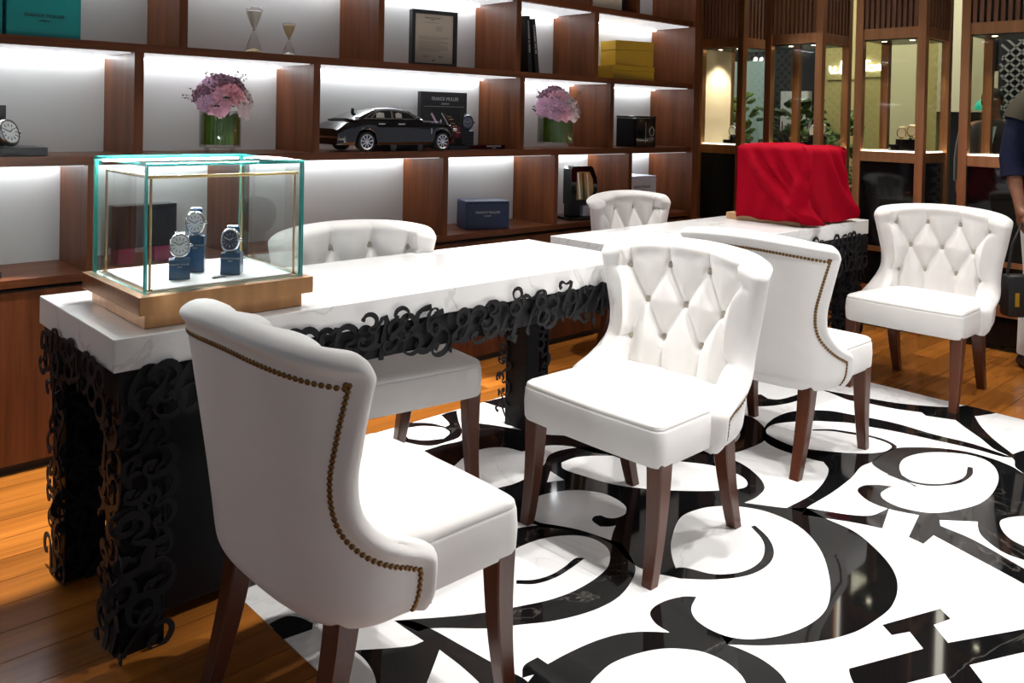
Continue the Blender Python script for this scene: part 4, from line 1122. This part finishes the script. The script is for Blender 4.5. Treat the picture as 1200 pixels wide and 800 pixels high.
MB().box((.0, -.046, .019), (.10, .03, .082), bev=.002).build('label_block', 'white_box', wt)

# upper shelf pieces cut by the top of the picture
boxthing('cream_box', 'cream box on the topmost visible shelf, cut by the picture edge', 'box', (3.76, 3.36, ZCt), (4.06, 3.52, ZCt + .2), 'cream')
boxthing('dark_box', 'dark brown box beside the cream box on the topmost shelf', 'box', (4.075, 3.40, ZCt), (4.15, 3.54, ZCt + .16), 'black_matte')

# far left display with silver watch
dl = thing('watch_display', 'silver watch lying on a black plinth at the left edge', 'watch', (.72, 3.45, ZBt), 0)
MB().box((-.25, -.09, 0), (.155, .09, .030), bev=.002).build('plinth', 'black_matte', dl)
MB().box((-.16, .03, .0305), (.048, .06, .178), bev=.002).build('back_card', 'black_matte', dl)
watch(dl, 'watch', (.035, -.035, .078), R(-20), R(28), 1.75, 'dial', 'dark_cloth')
wd = thing('watch_winder', 'round dark object on a black foot, cut by the left edge, lower ledge', 'watch winder', (.665, 3.43, ZL), 0)
MB().box((-.12, -.06, 0), (.07, .06, .022), bev=.002).build('foot', 'black_matte', wd)
MB().lathe([(.075, -.03), (.082, -.02), (.082, .02), (.075, .03)], 30, mtx=Matrix.Translation((-.022, 0, .155)) @ Matrix.Rotation(PI / 2, 4, 'X')).build('drum', 'black_gloss', wd, 40)
MB().box((-.05, -.02, .0225), (.0, .02, .080)).build('stem', 'black_matte', wd)

pp = thing('picture_box', 'black glossy panel box standing on two magenta blocks, behind the glass case', 'display board', (1.255, 3.45, ZL), R(4))
MB().box((-.128, -.03, .058), (.112, .045, .225), bev=.003).build('panel_box', 'black_gloss', pp)
MB().box((-.120, -.03, 0), (-.055, .04, .0575), bev=.002).build('support_block', 'magenta', pp)
MB().box((.022, -.03, 0), (.112, .04, .0575), bev=.002).build('support_block', 'magenta', pp)

# ------------------------------------------------------------------ red velvet cloth over the far glass case
rc = thing('glass_case', 'beige footed glass case hidden under the red velvet cloth', 'display case', (0, 0, 0))
MB().box((4.04, 2.14, .7605), (4.445, 2.575, .795), bev=.0015).build('base_plate', 'beech', rc)
for lo, hi in (((4.05, 2.14, .796), (4.44, 2.146, 1.145)), ((4.05, 2.526, .796), (4.44, 2.532, 1.145)), ((4.05, 2.147, .796), (4.056, 2.525, 1.145)), ((4.434, 2.147, .796), (4.44, 2.525, 1.145)), ((4.05, 2.14, 1.1455), (4.44, 2.532, 1.152))):
    MB().box(lo, hi).build('glass_pane', 'glass_clear', rc)
def cloth():
    x0, x1, y0, y1, zt, zb = 4.028, 4.462, 2.108, 2.500, 1.166, .7635
    per = []
    n1, n2 = 46, 52
    for i in range(n1): per.append((x0, y1 + (y0 - y1) * i / n1, -1, 0))
    for i in range(n2): per.append((x0 + (x1 - x0) * i / n2, y0, 0, -1))
    for i in range(n1): per.append((x1, y0 + (y1 - y0) * i / n1, 1, 0))
    for i in range(n2): per.append((x1 + (x0 - x1) * i / n2, y1, 0, 1))
    N = len(per); NV = 40; vs = []; fs = []
    def fold(k, v):
        u = k / N * 4  # 0-1 left face, 1-2 front ...
        f = 0
        # long diagonal swags hung from the top corners
        for (ua, slope, amp, wd) in ((.10, .95, .020, .10), (.34, .80, .016, .075), (.62, .55, .013, .07), (1.02, -.30, .012, .10), (1.45, .60, .013, .10), (1.75, .35, .016, .09)):
            c = ua + slope * (v ** 1.25); d = (u - c); f += amp * math.exp(-(d / wd) ** 2) * min(1, v * 3.2)
            f -= amp * .55 * math.exp(-((d - .13) / (wd * .9)) ** 2) * min(1, v * 3)
        f = 2.3 * f + .004 * math.sin(k * .55 + v * 5) * v + .010 * v * v
        return f
    for j in range(NV + 1):
        v = j / NV
        for k, (x, y, nx_, ny_) in enumerate(per):
            f = fold(k, v)
            # blend normals at corners
            t = (k % N) / N
            cx, cy = (x - (x0 + x1) / 2), (y - (y0 + y1) / 2)
            rr = .018 * (1 - min(1, v * 14)) ** 2
            u = k / N * 4
            flare = .055 * max(0, 1 - abs(u - 1.97) / .35) * v ** 3 + .012 * max(0, 1 - abs(u - 1.0) / .3) * v
            px = x + nx_ * f + math.copysign(flare * .9, cx) * (abs(cx) > .1); py = y + ny_ * f + (-flare * .35 if cy < 0 else 0)
            zz = zt - .010 * math.exp(-((u - 1.55) / .5) ** 2) - (zt - .01 - (zb + .010 * max(0, math.sin(k * .21)) + .004)) * v
            if rr > 0: px -= math.copysign(rr, cx) * (abs(nx_) > 0); py -= math.copysign(rr, cy) * (abs(ny_) > 0)
            vs.append((px, py, max(zz, zb)))
    for j in range(NV):
        for k in range(N): fs.append((j * N + k, j * N + (k + 1) % N, (j + 1) * N + (k + 1) % N, (j + 1) * N + k))
    mb = MB(); mb.add(vs, fs)
    # top sheet, slightly rumpled
    tv = []; m1 = 20
    top = [vs[k] for k in range(N)]; o = len(mb.v); rings = [list(range(N))]
    for q in range(1, 7):
        s_ = 1 - q / 7; ids = []
        for k in range(N):
            x, y, z = top[k]; cx, cy = (x0 + x1) / 2, (y0 + y1) / 2
            mb.v.append((cx + (x - cx) * s_, cy + (y - cy) * s_, z + (.006 + .006 * math.sin(k * .13 + q)) * math.sin(PI * min(1, q / 3.0) / 2))); ids.append(len(mb.v) - 1)
        rings.append(ids)
    mb.v.append(((x0 + x1) / 2, (y0 + y1) / 2, zt + .010)); cidx = len(mb.v) - 1
    for a, b in zip(rings[:-1], rings[1:]):
        for k in range(N): mb.f.append((a[(k + 1) % N], a[k], b[k], b[(k + 1) % N])); mb.m.append(0)
    for k in range(N): mb.f.append((rings[-1][(k + 1) % N], rings[-1][k], cidx)); mb.m.append(0)
    o = mb.build('velvet_cloth', 'velvet_red', smooth=70)
    md = o.modifiers.new('thickness', 'SOLIDIFY'); md.thickness = .0025; md.offset = 1
    return tag(o, 'red velvet cloth draped over the case on the far table', 'cloth')
cloth()
# ------------------------------------------------------------------ watches inside the vitrines
def vit_watch(label, x, y, rz, h, n, dial, strap):
    t = thing('watch_stand', label, 'watch', (x, y, 1.1245), rz)
    MB().box((-.055, -.03, 0), (.055, .03, h), bev=.002).build('block', 'black_gloss', t)
    MB().box((-.10, -.02, 0), (-.058, .025, h * .55), bev=.002).build('low_block', 'black_gloss', t)
    for q in range(n):
        xx = (-.034 + .062 * q) if n > 1 else 0
        MB().box((xx - .008, -.002, h - .004), (xx + .008, .010, h + .03), bev=.002).build('cuff_support', 'black_matte', t)
        watch(t, 'watch', (xx, -.016, h + .040 + .012 * q), R(-4), R(-26), 1.28, dial, strap, 'brass' if dial == 'cream' else 'chrome', False)
vit_watch('pair of blue and white watches on black blocks in the vitrine beside the shelving', 5.56, 3.47, R(-48), .055, 2, 'dial', 'navy_leather')
vit_watch('pair of silver watches on black blocks in the vitrine behind the red cloth', 5.57, 2.84, R(-48), .075, 2, 'dial', 'dark_cloth')
vit_watch('pair of gold rimmed watches on black blocks in the vitrine right of the cloth', 5.56, 2.235, R(-48), .075, 2, 'cream', 'cream')

# ------------------------------------------------------------------ what is seen beyond the vitrines
FX = 8.2
def wallp(n, y0, y1, z0, z1, m, x=FX): return struct(MB().box((x, y0, z0), (x + .1, y1, z1)).build(n, m))
wallp('wall_far', -1.0, 8.0, -.02, CEIL, 'dark_wall', FX + .12)
wallp('trim_2', 3.03, 4.22, .02, 2.6, 'yellow_wall'); wallp('trim_3', 3.20, 3.44, .02, 2.6, 'pale_wall', FX - .06)
wallp('trim_4', 2.62, 3.02, 1.42, 3.0 - .06, 'pale_wall', FX - .03)
wallp('trim_5', 4.80, 5.35, 1.05, 1.95, 'light_blue'); wallp('trim_6', 2.2, 2.62, 1.58, 1.78, 'pale_wall')
wallp('trim_7', 1.0, 2.62, 2.5, 2.6, 'pale_wall'); wallp('trim_8', 4.3, 4.6, 1.2, 1.62, 'white_box')
l = bpy.data.lights.new('hall_fill_lamp', 'AREA'); l.energy = 50; l.size = 1.2; l.size_y = 3.6; l.shape = 'RECTANGLE'; l.color = (1, .95, .8)  # unseen lamp and glowing panel added to brighten the backdrop
hall = thing('hall_fill_panel', 'added unseen light panel brightening the hall beyond the vitrines', 'fill light', (7.2, 3.6, CEIL - .03))
MB().box((-.6, -1.8, 0), (.6, 1.8, .028)).build('panel', 'hall_fill_glow', hall)
lo = bpy.data.objects.new('hall_fill_lamp', l); COL.objects.link(lo); lo.parent = hall; lo.location = (0, 0, -.02)
def bush(label, x, y, h, r, seed, m, n=150):
    rnd = random.Random(seed); t = thing('potted_plant', label, 'plant', (x, y, -.0255))
    MB().lathe([(r * .55, 0), (r * .75, .45), (r * .7, .45), (r * .68, .42), (.001, .41)], 20).build('planter', 'black_matte', t, 40)
    st = MB()
    for k in range(9):
        a = rnd.uniform(0, 2 * PI); st.tube([(0.2 * r * math.cos(a), .2 * r * math.sin(a), .41), (.45 * r * math.cos(a), .45 * r * math.sin(a), .41 + h * .5), (r * .7 * math.cos(a), r * .7 * math.sin(a), .41 + h * rnd.uniform(.75, 1))], .006, 5)
    st.build('stems', 'stem', t)
    lf = MB(); vs, fs = petal_mesh(.11)
    for k in range(n):
        a = rnd.uniform(0, 2 * PI); rr = r * math.sqrt(rnd.random()); z = .5 + h * rnd.random()
        M_ = Matrix.Translation((rr * math.cos(a), rr * math.sin(a), z)) @ Matrix.Rotation(a - PI / 2 + rnd.uniform(-.6, .6), 4, 'Z') @ Matrix.Rotation(rnd.uniform(-1.3, -.1), 4, 'X') @ Matrix.Scale(rnd.uniform(.6, 1.25), 4)
        lf.add([M_ @ Vector(v) for v in vs], fs)
    stuff(lf.build('foliage', m, t, fix=False))
bush('leafy green plant seen through the vitrine beside the shelving', 7.6, 4.88, 1.05, .24, 4, 'leaf', 150)
bush('dark green plant seen through the vitrine behind the red cloth', 7.85, 4.27, .98, .22, 6, 'leaf_dark', 150)
bush('pale green plant seen through the right side of the middle vitrine', 7.5, 3.66, .86, .17, 8, 'leaf', 110)
def neon(label, y0, z0, strokes, x=8.285, sc=1.0, bk='dark_wall'):  # each script stands in for a reflection of one sign, built as tubes
    t = thing('sign_reflection', label, 'sign', (x, y0, z0))
    MB().box((.02, -.30 * sc, -.06), (.035, .04, .16)).build('backing', bk, t)
    for st in strokes:
        MB().tube([(0, -px * sc, pz * sc) for px, pz in catmull(st, 5)], .0085, 6).build('neon_tube', 'neon', t)
    for q in (.02, .24): MB().tube([(.0, -q * sc, .03), (.021, -q * sc, .03)], .004, 5).build('bracket', 'chrome', t)
A_ = [(.085, .055), (.05, .075), (.015, .05), (.02, .01), (.06, .005), (.085, .05), (.08, .01), (.11, .008)]
L_ = [(.11, .008), (.15, .08), (.165, .14), (.145, .14), (.135, .06), (.15, .005), (.18, .012)]
K_ = [(.20, .0), (.22, .08), (.235, .14), (.215, .13), (.20, .0), (.23, .06), (.26, .065), (.235, .035), (.27, .0)]
neon('white neon script sign built as a reflection in the vitrine beside the shelving', 5.115, 1.845, [A_, L_, K_])
neon('white neon script fragment built as a reflection in the vitrine behind the red cloth', 4.05, 1.79, [[(0, .09), (.01, .02), (.04, .01), (.06, .08), (.06, .015), (.09, .01)], L_, [(x + .11, z) for x, z in A_]], 8.164, sc=.85, bk='yellow_wall')
neon('white neon script with a tall T, built as a reflection near the gold watches', 3.715, 1.81, [[(0, .12), (.05, .13), (.10, .12)], [(.05, .13), (.035, .05), (.05, .0)], [(x + .06, z) for x, z in A_], [(.17, .008), (.18, .07), (.19, .01), (.20, .06), (.22, .07), (.225, .01), (.25, .02)]], 8.164, sc=.76, bk='yellow_wall')
neon('short white neon script built as a reflection in the vitrine at the right edge', 2.785, 1.875, [[(.03, .07), (0, .04), (.02, .0), (.05, .03), (.03, .07)], [(.09, .07), (.06, .04), (.08, .0), (.11, .03), (.09, .07)], [(.12, .0), (.14, .12), (.165, .13)], [(.11, .06), (.17, .07)]], sc=.7)
# diamond lattice screen
lt = thing('lattice_screen', 'white diamond lattice screen on a dark panel behind the standing man', 'screen', (7.9, 0, 0))
MB().box((.03, 1.2, .6), (.06, 2.44, 2.5)).build('backing_panel', 'lattice_dark', lt)
lb = MB(); stp = .085
for k in range(-26, 30):
    for sg in (1, -1):
        c = 1.2 + k * stp
        p = [(c + (z - .6) * sg, z) for z in np.linspace(.6, 2.5, 60)]; p = [q for q in p if 1.21 <= q[0] <= 2.43]
        if len(p) > 2:
            a, b = p[0], p[-1]; d = Vector((0, b[0] - a[0], b[1] - a[1])).normalized(); n_ = Vector((0, -d.z, d.y)) * .008
            A2, B2 = Vector((0, *a)), Vector((0, *b)); X_ = Vector((.025, 0, 0))
            lb.loft([[A2 - n_, A2 + n_, A2 + n_ + X_, A2 - n_ + X_], [B2 - n_, B2 + n_, B2 + n_ + X_, B2 - n_ + X_]])
stuff(lb.build('lattice', 'lattice_white', lt))
gs = thing('exit_lamp', 'small green lit dome lamp in front of the lattice screen', 'lamp', (7.72, 2.46, 1.40), 0)
MB().lathe([(.085, .03), (.09, .05), (.07, .10), (.03, .125), (.001, .13)], 20).build('lamp_shade', 'sign_green', gs, 50)
MB().lathe([(.008, -1.42), (.008, .06)], 8).build('pole', 'steel_dark', gs); MB().lathe([(.09, -1.425), (.09, -1.41), (.02, -1.40)], 20).build('base', 'steel_dark', gs)
# ------------------------------------------------------------------ people
def skin_fig(name, m, parent, joints, edges, root, sub=2):
    me = bpy.data.meshes.new(name); me.from_pydata([j[0] for j in joints], edges, []); me.materials.append(MATS[m])
    o = bpy.data.objects.new(name, me); COL.objects.link(o)
    sk = o.modifiers.new('skin', 'SKIN'); sk.use_smooth_shade = True; sk.branch_smoothing = .35
    if not me.skin_vertices: 
        bm = bmesh.new(); bm.from_mesh(me); bm.verts.layers.skin.verify(); bm.to_mesh(me); bm.free()
    for i, j in enumerate(joints):
        r = j[1]; me.skin_vertices[0].data[i].radius = r if isinstance(r, tuple) else (r, r)
        me.skin_vertices[0].data[i].use_root = (i == root)
    ss = o.modifiers.new('sub', 'SUBSURF'); ss.levels = sub; ss.render_levels = sub
    ev = o.evaluated_get(bpy.context.evaluated_depsgraph_get()); m2 = bpy.data.meshes.new_from_object(ev); m2.name = name
    for p in m2.polygons: p.use_smooth = True
    o.modifiers.clear(); o.data = m2; o.parent = parent
    return o
def person(label, loc, rz, clothes, sc=1.0, bag=False):
    # stands at origin, faces -y; right arm is at -x
    t = thing('person', label, 'person', loc, rz); t.scale = (sc,) * 3
    J = []; E_ = []
    def j(p, r): J.append((p, r)); return len(J) - 1
    def ch(*ids):
        for a, b in zip(ids[:-1], ids[1:]): E_.append((a, b))
    pel = j((0, .0, .95), (.150, .105)); wst = j((0, .0, 1.10), (.135, .10)); chs = j((0, .0, 1.30), (.150, .105)); shc = j((0, .01, 1.42), (.10, .075)); nk = j((0, .0, 1.50), .056); hd0 = j((0, -.015, 1.57), (.066, .070)); hd1 = j((0, -.02, 1.655), (.078, .090)); hd2 = j((0, -.005, 1.725), (.060, .072))
    ch(pel, wst, chs, shc, nk, hd0, hd1, hd2)
    hands = []
    for s in (-1, 1):
        sh_ = j((s * .175, .01, 1.41), .060); el = j((s * .235, .03, 1.13), .043); fo = j((s * .238, .0, 1.02), .042); wr = j((s * .236, -.045, .90), .028); pm = j((s * .232, -.065, .83), (.022, .036))
        ch(shc, sh_, el, fo, wr, pm); hands.append((s, pm))
        hp = j((s * .095, .0, .88), .090); kn = j((s * .105, -.015, .50), .056); cf = j((s * .108, .02, .36), .055); an = j((s * .112, .03, .09), .038); ft = j((s * .125, -.07, .045), (.042, .034)); to = j((s * .13, -.15, .035), (.036, .022))
        ch(pel, hp, kn, cf, an, ft, to)
        base = Vector(J[pm][0])
        for k, (dy, l) in enumerate(((-.030, .072), (-.010, .082), (.010, .076), (.028, .060))):
            a = j(tuple(base + Vector((0, dy, -.028))), .0105); b = j(tuple(base + Vector((-s * .006, dy * 1.08 - .004, -.028 - l * .5))), .0092); c = j(tuple(base + Vector((-s * .024, dy * 1.08 - .008, -.026 - l * .92))), .0078)
            ch(pm, a, b, c)
        a = j(tuple(base + Vector((-s * .012, -.034, .012))), .012); b = j(tuple(base + Vector((-s * .022, -.052, -.022))), .0105); c = j(tuple(base + Vector((-s * .028, -.056, -.052))), .0085)
        ch(pm, a, b, c)
    body = skin_fig('body', 'skin', t, J, E_, pel)
    # face
    fc = MB(); fc.loft([[Vector((-.008, -.100, 1.655)), Vector((.008, -.100, 1.655)), Vector((0, -.104, 1.660))], [Vector((-.016, -.098, 1.615)), Vector((.016, -.098, 1.615)), Vector((0, -.126, 1.618))], [Vector((-.012, -.092, 1.605)), Vector((.012, -.092, 1.605)), Vector((0, -.098, 1.603))]])
    fc.build('nose', 'skin', t, 60)
    for s in (-1, 1):
        MB().ball((s * .031, -.094, 1.650), .0115, 10, 8, scale=(1.25, .7, .75)).build('eye', 'white_print', t, 60)
        MB().ball((s * .031, -.1015, 1.650), .0055, 8, 6, scale=(1, .5, 1)).build('iris', 'ink', t, 60)
        MB().box((s * .031 - .017, -.106, 1.668), (s * .031 + .017, -.096, 1.673), bev=.001).build('eyebrow', 'hair', t)
        MB().ball((s * .080, .0, 1.635), .03, 10, 8, scale=(.35, .7, 1)).build('ear', 'skin', t, 60)
    MB().ball((0, -.093, 1.578), .022, 12, 8, scale=(1.1, .45, .28)).build('mouth', 'petal_plum', t, 60)
    hr = MB(); rg = []
    for f in range(9):
        ph = PI / 2 * f / 8; zz = 1.66 + .095 * math.sin(ph); rr = math.cos(ph)
        rg.append([Vector((.088 * max(.02, rr) * math.cos(a), .006 + .098 * max(.02, rr) * math.sin(a), zz - (.05 * max(0, math.sin(a)) * rr) + (.022 * max(0, -math.sin(a)) * rr))) for a in np.linspace(0, 2 * PI, 25)[:-1]])
    hr.loft(rg).build('hair', 'hair', t, 60)
    def ell(cx, cy, z, rx, ry, n=28, p=2.4):
        o = []
        for k in range(n):
            a = 2 * PI * k / n; c, s_ = math.cos(a), math.sin(a); q = (abs(c) ** p + abs(s_) ** p) ** (-1 / p)
            o.append(Vector((cx + rx * q * c, cy + ry * q * s_, z)))
        return o
    top = clothes['top']
    MB().loft([ell(0, .0, .90, .185, .135), ell(0, 0, .98, .185, .135), ell(0, 0, 1.10, .172, .128), ell(0, 0, 1.30, .188, .132), ell(0, .005, 1.38, .185, .118), ell(0, .008, 1.44, .14, .095), ell(0, .0, 1.475, .078, .075)]).build('vest' if clothes.get('vest') else 'jacket', top, t, 60)
    if clothes.get('vest'):
        for s in (-1, 1):
            for z in (.955, 1.19):
                MB().box((s * .095 - .062, -.152, z), (s * .095 + .062, -.118, z + .115), bev=.008).build('pocket', top, t, 40)
                MB().box((s * .095 - .066, -.160, z + .082), (s * .095 + .066, -.122, z + .122), bev=.006).build('pocket_flap', top, t, 40)
        MB().box((-.003, -.142, .91), (.003, -.128, 1.42)).build('zip', 'steel_dark', t)
        for s in (-1, 1): MB().tube([(s * .09, .01, 1.435), (s * .15, .01, 1.42), (s * .190, .013, 1.375), (s * .206, .018, 1.325)], [.072, .080, .083, .084], 18).build('vest_shoulder', top, t, 60)
    else:
        sv = MB(); sv.add([Vector((-.055, -.139, 1.42)), Vector((.055, -.139, 1.42)), Vector((0, -.142, 1.12))], [(0, 1, 2)]); sv.build('shirt_front', 'light_blue', t)
    for s in (-1, 1):
        pts = [(s * .150, .01, 1.415), (s * .188, .012, 1.38), (s * .222, .025, 1.22), (s * .238, .03, 1.12), (s * .240, .008, 1.04)] if clothes.get('vest') else [(s * .150, .01, 1.415), (s * .188, .012, 1.38), (s * .222, .025, 1.22), (s * .238, .03, 1.12), (s * .238, -.03, .93)]
        MB().tube(pts, [.066, .074, .066, .060, .057] if clothes.get('vest') else [.064, .072, .064, .056, .044], 18).build('sleeve', clothes['sleeve'], t, 60)
        if clothes.get('vest'): MB().tube([(s * .2395, .012, 1.052), (s * .240, .004, 1.025)], [.0625, .0615], 18).build('rolled_cuff', clothes['sleeve'], t, 60)
        lg = [(s * .088, .0, .93), (s * .094, .0, .78), (s * .102, -.012, .52), (s * .107, .018, .34), (s * .112, .028, .075)]
        MB().tube(lg, [.108, .094, .070, .066, .060], 20).build('trouser_leg', clothes['trousers'], t, 60)
        so = MB(); rg = []
        for q, (y, w, h) in enumerate(((.085, .028, .05), (.06, .038, .075), (.0, .042, .085), (-.08, .046, .065), (-.15, .046, .05), (-.20, .034, .036), (-.215, .012, .02))):
            rg.append([Vector((s * .125 + w * math.cos(a), y, max(0.0, h * .5 + h * .5 * math.sin(a)) + .001)) for a in np.linspace(0, 2 * PI, 17)[:-1]])
        so.loft(rg).build('shoe', 'black_matte', t, 60)
    MB().loft([ell(0, 0, .86, .168, .118), ell(0, 0, .955, .168, .120)]).build('trouser_waist', clothes['trousers'], t, 60)
    return t
person('man in olive pocketed vest, rolled navy sleeves and white trousers, standing at the right edge', (5.215, 1.295, .0), R(-44), dict(vest=True, top='olive_cloth', sleeve='navy_cloth', trousers='white_cloth'), 1.0)
person('distant person in dark suit and light blue shirt, beyond the right vitrine', (7.55, 2.36, -.0255), R(-80), dict(top='dark_cloth', sleeve='dark_cloth', trousers='dark_cloth'), .93)
bg = thing('shoulder_bag', 'black bag with a yellow tag hanging by the standing man, behind the right chair', 'bag', (4.990, 1.402, .0), R(-44))
MB().box((-.085, -.045, .30), (.085, .045, .52), bev=.02).build('bag_body', 'black_matte', bg, 40)
MB().tube([(-.07, 0, .50), (-.045, 0, .68), (0, 0, .79), (.045, 0, .68), (.07, 0, .50)], .008, 8).build('strap', 'black_matte', bg, 60)
MB().box((-.05, -.051, .36), (-.03, -.0455, .43)).build('tag', 'yellow_box', bg)
# red cloth hanging at the right end of the far table
hc = MB(); rg = []
for i in range(13):
    z = .26 + .42 * i / 12
    rg.append([Vector((4.690 + .009 * math.sin(k * 1.1 + i * .12), 2.135 + .105 * (k / 14) * (.8 + .2 * i / 12), z)) for k in range(15)] + [Vector((4.6945 + .009 * math.sin(k * 1.1 + i * .12), 2.135 + .105 * (k / 14) * (.8 + .2 * i / 12), z)) for k in reversed(range(15))])
tag(hc.loft(rg).build('red_cloth', 'velvet_red', smooth=60), 'narrow red cloth hanging from the right end of the far table', 'cloth')
